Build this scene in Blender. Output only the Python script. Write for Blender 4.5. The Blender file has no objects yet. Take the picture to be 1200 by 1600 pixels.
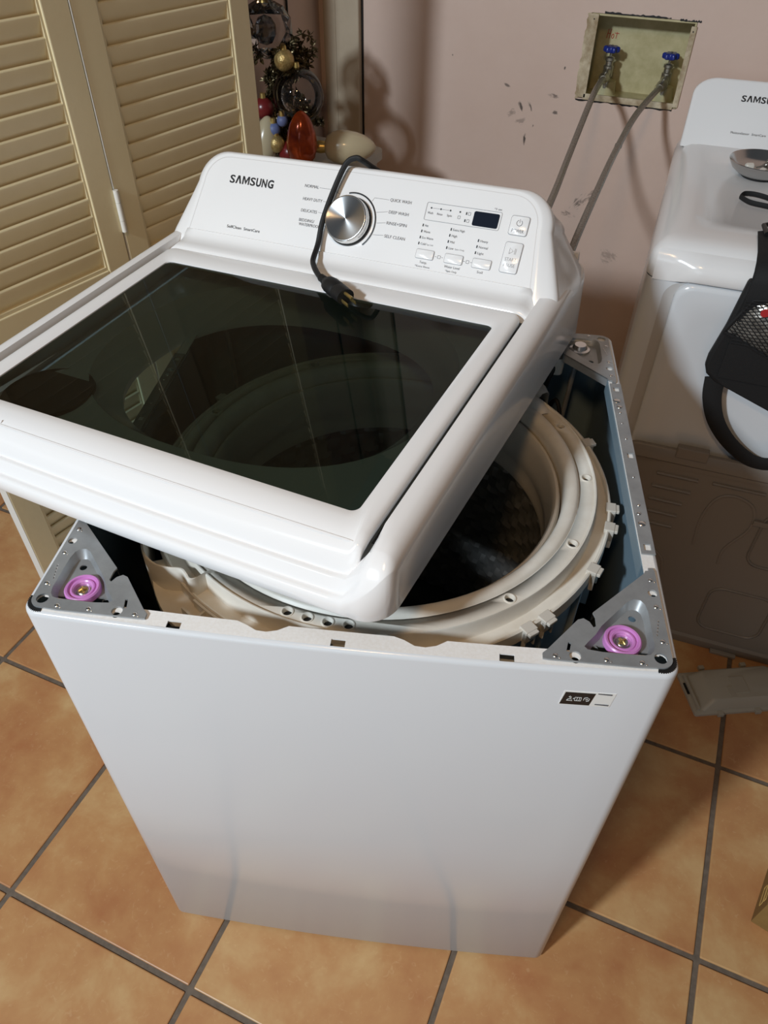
import bpy, bmesh, math, random
from mathutils import Matrix, Vector
from mathutils.geometry import tessellate_polygon

random.seed(7)
sc = bpy.context.scene
COL = sc.collection
PI = math.pi
R_ = math.radians

# ------------------------------------------------------------------ camera
cam_d = bpy.data.cameras.new('camera')
cam_o = bpy.data.objects.new('camera', cam_d)
COL.objects.link(cam_o)
_r = Vector((0.9176768, 0.3972624, 0.0071964))
_u = Vector((-0.2780876, 0.6292357, 0.7257614))
_f = Vector((-0.2837895, 0.6680157, -0.6879088))
_m = Matrix((_r, _u, -_f)).transposed().to_4x4()
_m.translation = (0.5488, -0.3049, 1.5208)
cam_o.matrix_world = _m
cam_d.sensor_fit = 'AUTO'
cam_d.sensor_width = 36.0
cam_d.lens = 1159.018 / 1600 * 36
cam_d.clip_start = 0.02
sc.camera = cam_o

# ------------------------------------------------------------------ world, lights, exposure
world = bpy.data.worlds.new('room_ambience')
sc.world = world
world.use_nodes = True
_bg = world.node_tree.nodes['Background']
_bg.inputs[0].default_value = (0.86, 0.92, 1.0, 1)
_bg.inputs[1].default_value = 0.075


def area_light(name, loc, target, size, power, color, shape='DISK'):
    d = bpy.data.lights.new(name, 'AREA')
    d.shape = shape
    d.size = size
    d.energy = power
    d.color = color
    o = bpy.data.objects.new(name, d)
    COL.objects.link(o)
    o.location = loc
    o.rotation_euler = (Vector(target) - Vector(loc)).to_track_quat('-Z', 'Y').to_euler()
    return o


area_light('ceiling_lamp_light', (0.42, -0.62, 2.42), (0.2, 0.5, 0.6), 0.25, 6.8, (1.0, 0.62, 0.30))
area_light('room_lamp_light', (-0.89, -2.33, 2.89), (0.35, 0.7, 0.6), 0.32, 112, (0.80, 0.91, 1.0))
area_light('front_fill_light', (0.25, -3.3, 1.35), (0.4, 0.5, 0.7), 1.5, 13, (0.80, 0.91, 1.0), 'SQUARE')  # added cool fill from behind the camera, lifts the lower cabinet front

vs = sc.view_settings
vs.view_transform = 'Standard'
vs.look = 'None'
vs.gamma = 1.0
vs.exposure = -0.06
vs.use_curve_mapping = False


# ------------------------------------------------------------------ helpers
def lin(c):
    c /= 255.0
    return c / 12.92 if c <= 0.04045 else ((c + 0.055) / 1.055) ** 2.4


def rgb(r, g, b):
    return (lin(r), lin(g), lin(b), 1.0)


def mat(name, col, rough=0.5, metal=0.0, var=None, var_scale=20, bump=0.0, bump_scale=200, spec=0.5, coat=0.0,
        aniso=0.0, emit=None, stretch=None):
    m = bpy.data.materials.new(name)
    m.use_nodes = True
    nt = m.node_tree
    p = nt.nodes['Principled BSDF']
    p.inputs['Base Color'].default_value = col
    p.inputs['Roughness'].default_value = rough
    p.inputs['Metallic'].default_value = metal
    p.inputs['Specular IOR Level'].default_value = spec
    p.inputs['Coat Weight'].default_value = coat
    if aniso:
        p.inputs['Anisotropic'].default_value = aniso
        t = nt.nodes.new('ShaderNodeTangent')
        t.direction_type = 'RADIAL'
        t.axis = 'Z'
        nt.links.new(t.outputs[0], p.inputs['Tangent'])
        p.inputs['Anisotropic Rotation'].default_value = 0.25
    tc = None
    if var or bump:
        tc = nt.nodes.new('ShaderNodeTexCoord')
        mp = nt.nodes.new('ShaderNodeMapping')
        if stretch:
            mp.inputs['Scale'].default_value = stretch
        nt.links.new(tc.outputs['Object'], mp.inputs['Vector'])
    if var:
        n = nt.nodes.new('ShaderNodeTexNoise')
        n.inputs['Scale'].default_value = var_scale
        n.inputs['Detail'].default_value = 6
        n.inputs['Roughness'].default_value = 0.6
        r = nt.nodes.new('ShaderNodeValToRGB')
        r.color_ramp.elements[0].position = 0.32
        r.color_ramp.elements[1].position = 0.68
        r.color_ramp.elements[0].color = var
        r.color_ramp.elements[1].color = col
        nt.links.new(mp.outputs[0], n.inputs['Vector'])
        nt.links.new(n.outputs['Fac'], r.inputs[0])
        nt.links.new(r.outputs[0], p.inputs['Base Color'])
    if bump:
        n2 = nt.nodes.new('ShaderNodeTexNoise')
        n2.inputs['Scale'].default_value = bump_scale
        n2.inputs['Detail'].default_value = 4
        b = nt.nodes.new('ShaderNodeBump')
        b.inputs['Strength'].default_value = bump
        b.inputs['Distance'].default_value = 0.002
        nt.links.new(mp.outputs[0], n2.inputs['Vector'])
        nt.links.new(n2.outputs['Fac'], b.inputs['Height'])
        nt.links.new(b.outputs[0], p.inputs['Normal'])
    return m


def thin_glass(name, tint, ior=1.5, rough=0.02):
    m = bpy.data.materials.new(name)
    m.use_nodes = True
    nt = m.node_tree
    nt.nodes.remove(nt.nodes['Principled BSDF'])
    out = nt.nodes['Material Output']
    t = nt.nodes.new('ShaderNodeBsdfTransparent')
    t.inputs[0].default_value = tint
    g = nt.nodes.new('ShaderNodeBsdfGlossy')
    g.inputs['Roughness'].default_value = rough
    f = nt.nodes.new('ShaderNodeFresnel')
    f.inputs[0].default_value = ior
    mx = nt.nodes.new('ShaderNodeMixShader')
    nt.links.new(f.outputs[0], mx.inputs[0])
    nt.links.new(t.outputs[0], mx.inputs[1])
    nt.links.new(g.outputs[0], mx.inputs[2])
    nt.links.new(mx.outputs[0], out.inputs[0])
    return m


class MB:
    def __init__(self):
        self.v = []
        self.f = []
        self.M = None

    def add(self, vs_, fs_):
        o = len(self.v)
        if self.M is not None:
            vs_ = [self.M @ Vector(p) for p in vs_]
        self.v += [tuple(p) for p in vs_]
        self.f += [tuple(i + o for i in f) for f in fs_]
        return self

    def box(self, x0, x1, y0, y1, z0, z1):
        v = [(x0, y0, z0), (x1, y0, z0), (x1, y1, z0), (x0, y1, z0), (x0, y0, z1), (x1, y0, z1), (x1, y1, z1), (x0, y1, z1)]
        return self.add(v, [(0, 3, 2, 1), (4, 5, 6, 7), (0, 1, 5, 4), (1, 2, 6, 5), (2, 3, 7, 6), (3, 0, 4, 7)])

    def loft(self, rings, closed=True, cap0=False, cap1=False, loop=False):
        n = len(rings[0])
        v = [p for r in rings for p in r]
        f = []
        m = len(rings)
        for i in range(m if loop else m - 1):
            a, b = i * n, ((i + 1) % m) * n
            for j in range(n if closed else n - 1):
                k = (j + 1) % n
                f.append((a + j, a + k, b + k, b + j))
        if cap0:
            f.append(tuple(range(n - 1, -1, -1)))
        if cap1:
            f.append(tuple(range((m - 1) * n, m * n)))
        return self.add(v, f)

    def lathe(self, prof, n=48, c=(0, 0, 0), a0=0.0, a1=None, cap=False):
        full = a1 is None
        a1 = a0 + 2 * PI if full else a1
        rings = []
        cnt = n if full else n + 1
        for i in range(cnt):
            a = a0 + (a1 - a0) * i / n
            rings.append([(c[0] + r * math.cos(a), c[1] + r * math.sin(a), c[2] + z) for r, z in prof])
        return self.loft(rings, closed=cap, loop=full)

    def tube(self, path, r, n=8, closed=False, caps=True, flat=None):
        P = [Vector(p) for p in path]
        m = len(P)
        rings = []
        up = None
        for i in range(m):
            if closed:
                t = P[(i + 1) % m] - P[i - 1]
            else:
                t = P[min(i + 1, m - 1)] - P[max(i - 1, 0)]
            t.normalize()
            if up is None:
                up = t.orthogonal().normalized()
                if flat is not None:
                    up = (Vector(flat) - t * Vector(flat).dot(t)).normalized()
            else:
                up = (up - t * up.dot(t)).normalized()
                if flat is not None:
                    up = (Vector(flat) - t * Vector(flat).dot(t)).normalized()
            s = t.cross(up)
            rr = r[i] if isinstance(r, list) else r
            if isinstance(rr, tuple):
                ru, rs = rr
            else:
                ru = rs = rr
            rings.append([P[i] + up * (ru * math.cos(2 * PI * k / n)) + s * (rs * math.sin(2 * PI * k / n)) for k in range(n)])
        return self.loft(rings, closed=True, cap0=caps and not closed, cap1=caps and not closed, loop=closed)

    def plate(self, outer, holes, z0, z1, zf=None):
        loops = [list(outer)] + [list(h) for h in holes]
        flat = [p for l in loops for p in l]
        tris = tessellate_polygon([[Vector((p[0], p[1], 0)) for p in l] for l in loops])
        N = len(flat)
        g = zf if zf else (lambda x, y: 0.0)
        v = [(p[0], p[1], z1 + g(p[0], p[1])) for p in flat] + [(p[0], p[1], z0 + g(p[0], p[1])) for p in flat]
        f = [tuple(t) for t in tris] + [tuple(i + N for i in reversed(t)) for t in tris]
        o = 0
        for l in loops:
            k = len(l)
            for i in range(k):
                j = (i + 1) % k
                f.append((o + i, o + j, N + o + j, N + o + i))
            o += k
        return self.add(v, f)

    def ball(self, c, r, nu=20, nv=12, squash=None):
        if not isinstance(r, (tuple, list)):
            r = (r, r, r)
        rings = []
        for i in range(1, nv):
            t = PI * i / nv
            rings.append([(c[0] + r[0] * math.sin(t) * math.cos(2 * PI * k / nu), c[1] + r[1] * math.sin(t) * math.sin(2 * PI * k / nu),
                           c[2] - r[2] * math.cos(t)) for k in range(nu)])
        o = len(self.v)
        self.loft(rings)
        top = (c[0], c[1], c[2] + r[2])
        bot = (c[0], c[1], c[2] - r[2])
        b = len(self.v)
        self.add([bot, top], [])
        self.f += [(b, o + (k + 1) % nu, o + k) for k in range(nu)]
        l = o + (nv - 2) * nu
        self.f += [(b + 1, l + k, l + (k + 1) % nu) for k in range(nu)]
        return self

    def build(self, name, m, parent=None, smooth=35, bevel=0, seg=2):
        me = bpy.data.meshes.new(name)
        bm = bmesh.new()
        bv = [bm.verts.new(p) for p in self.v]
        for f in self.f:
            try:
                bm.faces.new([bv[i] for i in f])
            except ValueError:
                pass
        bmesh.ops.remove_doubles(bm, verts=bm.verts, dist=1e-6)
        bmesh.ops.recalc_face_normals(bm, faces=bm.faces)
        bm.to_mesh(me)
        bm.free()
        if smooth:
            me.polygons.foreach_set('use_smooth', [True] * len(me.polygons))
            me.set_sharp_from_angle(angle=R_(smooth))
        o = bpy.data.objects.new(name, me)
        COL.objects.link(o)
        if m:
            me.materials.append(m)
        if parent:
            o.parent = parent
        if bevel:
            b = o.modifiers.new('bevel', 'BEVEL')
            b.width = bevel
            b.segments = seg
            b.limit_method = 'ANGLE'
            b.angle_limit = R_(40)
            b.harden_normals = False
        return o


def empty(name, loc=(0, 0, 0), rz=0.0, matrix=None):
    o = bpy.data.objects.new(name, None)
    COL.objects.link(o)
    o.empty_display_size = 0.05
    if matrix is not None:
        o.matrix_world = matrix
    else:
        o.location = loc
        o.rotation_euler = (0, 0, rz)
    return o


def tag(o, label=None, cat=None, group=None, kind=None):
    if label:
        o['label'] = label
    if cat:
        o['category'] = cat
    if group:
        o['group'] = group
    if kind:
        o['kind'] = kind
    return o


def inst(src, name, parent, loc=None, mtx=None):
    o = bpy.data.objects.new(name, src.data)
    COL.objects.link(o)
    o.parent = parent
    if mtx is not None:
        o.matrix_local = mtx
    elif loc is not None:
        o.location = loc
    for md in src.modifiers:
        if md.type == 'BEVEL':
            b = o.modifiers.new('bevel', 'BEVEL')
            b.width, b.segments, b.limit_method, b.angle_limit = md.width, md.segments, md.limit_method, md.angle_limit
    return o


def rrect(x0, x1, y0, y1, r, n=6, ns=8, bulge=0.0):
    """closed CCW outline, start at front edge left; ns points along the front and back edges"""
    P = []
    for i in range(ns + 1):
        P.append((x0 + r + (x1 - x0 - 2 * r) * i / ns, y0))
    for i in range(1, n):
        a = -PI / 2 + PI / 2 * i / n
        P.append((x1 - r + r * math.cos(a), y0 + r + r * math.sin(a)))
    for i in range(ns + 1):
        P.append((x1, y0 + r + (y1 - y0 - 2 * r) * i / ns))
    for i in range(1, n):
        a = PI / 2 * i / n
        P.append((x1 - r + r * math.cos(a), y1 - r + r * math.sin(a)))
    for i in range(ns + 1):
        P.append((x1 - r - (x1 - x0 - 2 * r) * i / ns, y1))
    for i in range(1, n):
        a = PI / 2 + PI / 2 * i / n
        P.append((x0 + r + r * math.cos(a), y1 - r + r * math.sin(a)))
    for i in range(ns + 1):
        P.append((x0, y1 - r - (y1 - y0 - 2 * r) * i / ns))
    for i in range(1, n):
        a = PI + PI / 2 * i / n
        P.append((x0 + r + r * math.cos(a), y0 + r + r * math.sin(a)))
    if bulge:
        cx, hw = (x0 + x1) / 2, (x1 - x0) / 2
        ym = (y0 + y1) / 2
        P = [(x, y - (bulge * (1 - ((x - cx) / hw) ** 2) if y < ym else 0)) for x, y in P]
    # drop consecutive duplicates
    Q = []
    for p in P:
        if not Q or (abs(p[0] - Q[-1][0]) + abs(p[1] - Q[-1][1])) > 1e-7:
            Q.append(p)
    return Q


def circ(cx, cy, r, n=20, ry=None, a0=0.0):
    return [(cx + r * math.cos(a0 + 2 * PI * i / n), cy + (ry or r) * math.sin(a0 + 2 * PI * i / n)) for i in range(n)]


def at_z(P, z):
    return [(p[0], p[1], z) for p in P]


def text_mesh(txt, h, bold=0.0, width=None, align='CENTER'):
    """flat lettering in the xy plane; h = cap height; width stretches the line to a given width"""
    c = bpy.data.curves.new('lettering', 'FONT')
    c.body = txt
    c.size = 1.0
    c.offset = bold
    c.align_x = 'LEFT'
    c.resolution_u = 3
    o = bpy.data.objects.new('lettering', c)
    COL.objects.link(o)
    bpy.context.view_layer.update()
    dg = bpy.context.evaluated_depsgraph_get()
    me = bpy.data.meshes.new_from_object(o.evaluated_get(dg))
    bpy.data.objects.remove(o)
    bpy.data.curves.remove(c)
    xs = [v.co.x for v in me.vertices]
    x0, x1 = min(xs), max(xs)
    s = h / 0.72
    sx = width / (x1 - x0) if width else s
    w = (x1 - x0) * sx
    off = {'CENTER': -w / 2, 'LEFT': 0.0, 'RIGHT': -w}[align]
    for v in me.vertices:
        v.co.x = (v.co.x - x0) * sx + off
        v.co.y = (v.co.y - 0.36) * s
    return me


def text_obj(name, txt, h, M, m, parent, **kw):
    me = text_mesh(txt, h, **kw)
    me.transform(M)
    me.materials.clear()
    me.materials.append(m)
    o = bpy.data.objects.new(name, me)
    COL.objects.link(o)
    o.parent = parent
    return o


# ------------------------------------------------------------------ materials
M_white = mat('white_gloss_plastic', rgb(238, 237, 236), 0.16)
M_cab = mat('white_enamel', rgb(216, 219, 222), 0.18)
M_flange = mat('white_enamel_dusty', rgb(242, 241, 239), 0.4, var=rgb(234, 231, 226), var_scale=300)
M_inner = mat('slate_primer', rgb(118, 138, 150), 0.4)
M_dark = mat('black_plastic', rgb(18, 18, 19), 0.4)
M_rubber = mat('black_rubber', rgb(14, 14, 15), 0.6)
M_galv = mat('galvanised_steel', (0.40, 0.42, 0.43, 1), 0.42, 0.45, var=(0.31, 0.325, 0.335, 1), var_scale=35)
M_chrome = mat('bright_steel', (0.75, 0.74, 0.72, 1), 0.25, 1.0)
M_pink = mat('pink_plastic', rgb(204, 134, 202), 0.32)
M_gold = mat('brass', (0.62, 0.45, 0.16, 1), 0.35, 0.9)
M_tub = mat('cream_plastic', rgb(232, 229, 220), 0.42, var=rgb(216, 209, 196), var_scale=14)
M_tubwall = mat('bluegrey_plastic', rgb(176, 190, 198), 0.45)
M_bal = mat('pale_balance_ring', rgb(205, 200, 190), 0.3)
M_print = mat('grey_print', rgb(88, 88, 92), 0.5)
M_black = mat('black_print', rgb(24, 24, 26), 0.45)
M_line = mat('fine_grey_line', rgb(150, 148, 148), 0.5)
M_faint = mat('faint_seam_line', rgb(206, 201, 198), 0.5)
M_seam = mat('seam_shadow_gap', rgb(168, 162, 158), 0.5)
M_disp = mat('dark_display', rgb(26, 32, 44), 0.12)
M_knob = mat('spun_steel', (0.60, 0.60, 0.60, 1), 0.28, 1.0, aniso=0.85)
M_glass = thin_glass('smoked_glass', (0.25, 0.36, 0.375, 1), 1.36, 0.01)
M_brown = mat('taupe_plastic', rgb(132, 124, 115), 0.36)
M_grey = mat('grey_plastic', rgb(176, 173, 162), 0.42)
M_louver = mat('cream_paint', rgb(228, 214, 176), 0.38, var=rgb(221, 206, 166), var_scale=6, bump=0.08, bump_scale=90)
M_dooredge = mat('door_white', rgb(226, 224, 216), 0.45)
M_nylon = mat('black_nylon', rgb(15, 15, 16), 0.75, bump=0.4, bump_scale=900)
M_steel = mat('braided_steel', (0.40, 0.38, 0.34, 1), 0.42, 0.85, var=(0.18, 0.17, 0.15, 1), var_scale=420)
M_blue = mat('blue_enamel', rgb(32, 48, 128), 0.3)
M_valve = mat('nickel', (0.40, 0.38, 0.33, 1), 0.35, 0.95)
M_carton = mat('brown_card', rgb(150, 118, 66), 0.8, var=rgb(132, 102, 54), var_scale=14)
M_basket = None


def basket_material():
    m = bpy.data.materials.new('embossed_basket_steel')
    m.use_nodes = True
    nt = m.node_tree
    p = nt.nodes['Principled BSDF']
    p.inputs['Base Color'].default_value = (0.34, 0.34, 0.33, 1)
    p.inputs['Metallic'].default_value = 0.7
    p.inputs['Roughness'].default_value = 0.42
    return m


M_basket = basket_material()


def tile_material():
    m = bpy.data.materials.new('terracotta_tile')
    m.use_nodes = True
    nt = m.node_tree
    p = nt.nodes['Principled BSDF']
    tc = nt.nodes.new('ShaderNodeTexCoord')
    oi = nt.nodes.new('ShaderNodeObjectInfo')
    ad = nt.nodes.new('ShaderNodeVectorMath')
    ad.operation = 'ADD'
    cm = nt.nodes.new('ShaderNodeCombineXYZ')
    mu = nt.nodes.new('ShaderNodeMath')
    mu.operation = 'MULTIPLY'
    mu.inputs[1].default_value = 37.0
    nt.links.new(oi.outputs['Random'], mu.inputs[0])
    for i in range(3):
        nt.links.new(mu.outputs[0], cm.inputs[i])
    nt.links.new(tc.outputs['Object'], ad.inputs[0])
    nt.links.new(cm.outputs[0], ad.inputs[1])
    n1 = nt.nodes.new('ShaderNodeTexNoise')
    n1.inputs['Scale'].default_value = 5.5
    n1.inputs['Detail'].default_value = 5
    n1.inputs['Roughness'].default_value = 0.62
    n1.inputs['Distortion'].default_value = 0.15
    nt.links.new(ad.outputs[0], n1.inputs['Vector'])
    r1 = nt.nodes.new('ShaderNodeValToRGB')
    e = r1.color_ramp.elements
    e[0].position = 0.30
    e[0].color = rgb(178, 118, 75)
    e[1].position = 0.70
    e[1].color = rgb(211, 174, 122)
    k = r1.color_ramp.elements.new(0.50)
    k.color = rgb(194, 143, 93)
    nt.links.new(n1.outputs['Fac'], r1.inputs[0])
    # fine pale scratches
    n2 = nt.nodes.new('ShaderNodeTexNoise')
    n2.inputs['Scale'].default_value = 60
    n2.inputs['Detail'].default_value = 8
    n2.inputs['Distortion'].default_value = 2.0
    nt.links.new(ad.outputs[0], n2.inputs['Vector'])
    r2 = nt.nodes.new('ShaderNodeValToRGB')
    r2.color_ramp.elements[0].position = 0.60
    r2.color_ramp.elements[0].color = (0, 0, 0, 1)
    r2.color_ramp.elements[1].position = 0.78
    r2.color_ramp.elements[1].color = (0.35, 0.35, 0.35, 1)
    nt.links.new(n2.outputs['Fac'], r2.inputs[0])
    mx = nt.nodes.new('ShaderNodeMixRGB')
    mx.inputs[2].default_value = rgb(222, 186, 140)
    nt.links.new(r2.outputs[0], mx.inputs[0])
    nt.links.new(r1.outputs[0], mx.inputs[1])
    nt.links.new(mx.outputs[0], p.inputs['Base Color'])
    p.inputs['Roughness'].default_value = 0.42
    b = nt.nodes.new('ShaderNodeBump')
    b.inputs['Strength'].default_value = 0.15
    b.inputs['Distance'].default_value = 0.003
    nt.links.new(n1.outputs['Fac'], b.inputs['Height'])
    nt.links.new(b.outputs[0], p.inputs['Normal'])
    return m


M_tile = tile_material()
M_grout = mat('grey_grout', rgb(118, 104, 90), 0.85, var=rgb(98, 86, 74), var_scale=80)


def wall_material():
    m = mat('pink_wall_paint', rgb(212, 188, 174), 0.6, var=rgb(205, 179, 164), var_scale=3, bump=0.25, bump_scale=60)
    nt = m.node_tree
    p = nt.nodes['Principled BSDF']
    base = p.inputs['Base Color'].links[0].from_socket
    tc = nt.nodes.new('ShaderNodeTexCoord')
    # black scuff marks with shapes of their own: (x, z, rx, rz, strength)
    spots = [(-0.016, 0.999, 0.020, 0.007, 0.3, 0.75), (0.027, 0.954, 0.009, 0.036, -0.5, 0.9), (0.052, 0.957, 0.007, 0.028, -0.5, 0.85), (0.111, 0.987, 0.030, 0.014, 0.1, 0.7), (0.119, 0.950, 0.016, 0.014, 0.0, 0.8),
             (0.004, 0.936, 0.022, 0.022, 0.0, 0.45), (0.047, 0.878, 0.008, 0.036, -0.05, 0.95), (0.066, 0.910, 0.007, 0.012, 0.2, 0.75), (-0.172, 1.054, 0.005, 0.006, 0.0, 0.9), (0.127, 1.052, 0.007, 0.013, 0.2, 0.95),
             (0.222, 0.735, 0.022, 0.060, 0.7, 0.7), (0.252, 0.760, 0.018, 0.050, 0.7, 0.6), (0.195, 0.700, 0.050, 0.020, 0.3, 0.5), (0.032, 0.920, 0.030, 0.016, -0.4, 0.4), (0.330, 0.60, 0.050, 0.040, 0.5, 0.35)]
    cur = base
    for i, (sx, sz, rx, rz, an, st) in enumerate(spots):
        mp = nt.nodes.new('ShaderNodeMapping')
        mp.vector_type = 'TEXTURE'
        mp.inputs['Location'].default_value = (sx, 0, sz)
        mp.inputs['Rotation'].default_value = (0, an, 0)
        mp.inputs['Scale'].default_value = (rx, 1e6, rz)
        nt.links.new(tc.outputs['Object'], mp.inputs['Vector'])
        ln = nt.nodes.new('ShaderNodeVectorMath')
        ln.operation = 'LENGTH'
        nt.links.new(mp.outputs[0], ln.inputs[0])
        no = nt.nodes.new('ShaderNodeTexNoise')
        no.inputs['Scale'].default_value = 70
        no.inputs['Detail'].default_value = 5
        no.inputs['Distortion'].default_value = 1.2
        mp2 = nt.nodes.new('ShaderNodeMapping')
        mp2.vector_type = 'TEXTURE'
        mp2.inputs['Rotation'].default_value = (0, an, 0)
        mp2.inputs['Scale'].default_value = (0.6, 1, 1.6) if rz > rx else (1.4, 1, 0.7)
        nt.links.new(tc.outputs['Object'], mp2.inputs['Vector'])
        nt.links.new(mp2.outputs[0], no.inputs['Vector'])
        fall = nt.nodes.new('ShaderNodeMapRange')
        fall.inputs['From Min'].default_value = 0.1
        fall.inputs['From Max'].default_value = 1.0
        fall.inputs['To Min'].default_value = 0.22
        fall.inputs['To Max'].default_value = -0.35
        nt.links.new(ln.outputs['Value'], fall.inputs['Value'])
        sm = nt.nodes.new('ShaderNodeMath')
        sm.operation = 'ADD'
        nt.links.new(fall.outputs[0], sm.inputs[0])
        nt.links.new(no.outputs['Fac'], sm.inputs[1])
        th = nt.nodes.new('ShaderNodeMapRange')
        th.inputs['From Min'].default_value = 0.50
        th.inputs['From Max'].default_value = 0.70
        th.inputs['To Max'].default_value = st
        nt.links.new(sm.outputs[0], th.inputs['Value'])
        mx = nt.nodes.new('ShaderNodeMixRGB')
        mx.inputs[2].default_value = rgb(70, 62, 56)
        nt.links.new(th.outputs[0], mx.inputs[0])
        nt.links.new(cur, mx.inputs[1])
        cur = mx.outputs[0]
    nt.links.new(cur, p.inputs['Base Color'])
    return m


M_wall = wall_material()
M_trim = mat('beige_trim_paint', rgb(186, 172, 150), 0.5, var=rgb(172, 156, 134), var_scale=7)
M_boxin = mat('drab_box_paint', rgb(196, 186, 146), 0.6, var=rgb(170, 160, 118), var_scale=26)
M_boxfl = mat('ivory_flange', rgb(206, 192, 164), 0.55, var=rgb(150, 128, 96), var_scale=40)

# ================================================================== SETTING
P = 0.4103
X0, Y0 = 0.0948, -0.0970
floor = MB().box(-3.2, 3.2, -2.6, 1.9, -0.06, -0.0035).build('floor', M_grout, smooth=0)
tag(floor, 'terracotta coloured square floor tiles with grey grout', kind='structure')
g = 0.0105
tile_src = MB().box(g / 2, P - g / 2, g / 2, P - g / 2, -0.009, 0.0).build('tile', M_tile, floor, smooth=0, bevel=0.0022)
first = True
for i in range(-6, 6):
    for j in range(-4, 5):
        lx, ly = X0 + i * P, Y0 + j * P
        if ly + P > 1.86:
            continue
        if first:
            tile_src.location = (lx, ly, 0)
            first = False
        else:
            inst(tile_src, 'tile', floor, (lx, ly, 0))

WY = 1.82
bx0, bx1, bz0, bz1 = 0.172, 0.415, 0.990, 1.173
w = MB()
w.box(-3.2, bx0, WY, WY + 0.12, 0, 2.5)
w.box(bx1, 3.2, WY, WY + 0.12, 0, 2.5)
w.box(bx0, bx1, WY, WY + 0.12, 0, bz0)
w.box(bx0, bx1, WY, WY + 0.12, bz1, 2.5)
wall = w.build('wall_back', M_wall, smooth=0)
tag(wall, 'dull pink painted wall with black scuffs behind the machines', kind='structure')

added_wall = MB().box(-0.66, -0.560, 1.24, WY - 0.0005, 0, 2.5).build('wall_added', M_wall, smooth=0)  # added wall: blocks the room lamp so this corner stays dark
tag(added_wall, 'short dull pink wall piece, added to shade the corner behind the ornaments and louvred door', kind='structure')

# the vertical post on the wall
t = MB().box(-0.538, -0.432, WY - 0.022, WY - 0.0005, 0, 2.5).build('trim_1', M_trim, smooth=0, bevel=0.004)
tag(t, 'drab beige vertical board on the pink wall', kind='structure')
MB().box(-0.503, -0.500, WY - 0.0235, WY - 0.021, 0, 2.5).build('groove_bead', M_trim, t, smooth=0)
MB().box(-0.5445, -0.538, WY - 0.004, WY - 0.0002, 0, 2.5).build('gap', M_dark, t, smooth=0)
MB().box(-0.432, -0.4275, WY - 0.004, WY - 0.0002, 0, 2.5).build('gap', M_dark, t, smooth=0)

# ------------------------------------------------------------------ louvred doors
HX, HY = -0.416, 0.737
DIR = R_(78)
DW, DT = 0.385, 0.028
ST = 0.048
PITCH = 0.0298


def louver_panel(name, u0, label):
    root = empty(name, (HX, HY, 0), DIR)
    tag(root, label, kind='structure')
    u1 = u0 + DW - 0.003
    for a, b in ((u0, u0 + ST), (u1 - ST, u1)):
        MB().box(a, b, 0, DT, 0.012, 2.03).build('stile', M_louver, root, smooth=0, bevel=0.002)
    rails = ((0.012, 0.15), (0.822, 0.900), (1.955, 2.03))
    for z0, z1 in rails:
        MB().box(u0 + ST, u1 - ST, 0.0005, DT - 0.0005, z0, z1).build('rail', M_louver, root, smooth=0, bevel=0.002)
    # thin bevelled bead around the two louvred openings
    for z0, z1 in ((0.15, 0.822), (0.900, 1.955)):
        for a, b in ((u0 + ST, u0 + ST + 0.004), (u1 - ST - 0.004, u1 - ST)):
            MB().box(a, b, 0.003, DT - 0.003, z0, z1).build('bead', M_louver, root, smooth=0)
        MB().box(u0 + ST + 0.004, u1 - ST - 0.004, 0.003, DT - 0.003, z0, z0 + 0.006).build('bead', M_louver, root, smooth=0)
    # slats: top edge towards the room, bottom edge away from it
    a, b = u0 + ST + 0.003, u1 - ST - 0.003
    prof = [(0.0030, 0.0350), (0.0042, 0.0372), (0.0066, 0.0382), (0.0090, 0.0372), (0.0100, 0.0350), (0.0200, 0.0022), (0.0178, 0.0), (0.0143, 0.0006)]
    s = MB().loft([[(a, y, z) for y, z in prof], [(b, y, z) for y, z in prof]], cap0=True, cap1=True)
    src = s.build('slat', M_louver, root, smooth=50)
    z = 0.1515
    rows = []
    while z + 0.036 < 0.822:
        rows.append(z)
        z += PITCH
    z = 0.9035
    while z + 0.036 < 1.955:
        rows.append(z)
        z += PITCH
    for i, zz in enumerate(rows):
        o = src if i == 0 else inst(src, 'slat', root)
        o.location = (random.uniform(-.0006, .0006), random.uniform(-.0006, .0006), zz)
    # end face in a whiter tone than the cream stiles
    MB().box(u0 - 0.0006, u0 + 0.0002, 0.0005, DT - 0.0005, 0.012, 2.03).build('edge_face', M_dooredge, root, smooth=0)
    return root


d1 = louver_panel('door_1', -DW, 'cream louvred folding door panel nearer the camera, at the left picture edge')
d2 = louver_panel('door_2', 0.0, 'cream louvred folding door panel behind the washer console, beside the glass ornaments')
hz = 0.985
for z0, z1 in ((hz - 0.028, hz - 0.008), (hz - 0.0075, hz + 0.024), (hz + 0.0245, hz + 0.046)):
    MB().tube([(-0.0015, -0.004, z0), (-0.0015, -0.004, z1)], 0.0046, 12).build('hinge_knuckle', M_dooredge, d2, smooth=40)
MB().box(-0.0022, -0.0008, -0.0008, 0.001, 1.032, 2.03).build('seam', M_dooredge, d2, smooth=0)

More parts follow.
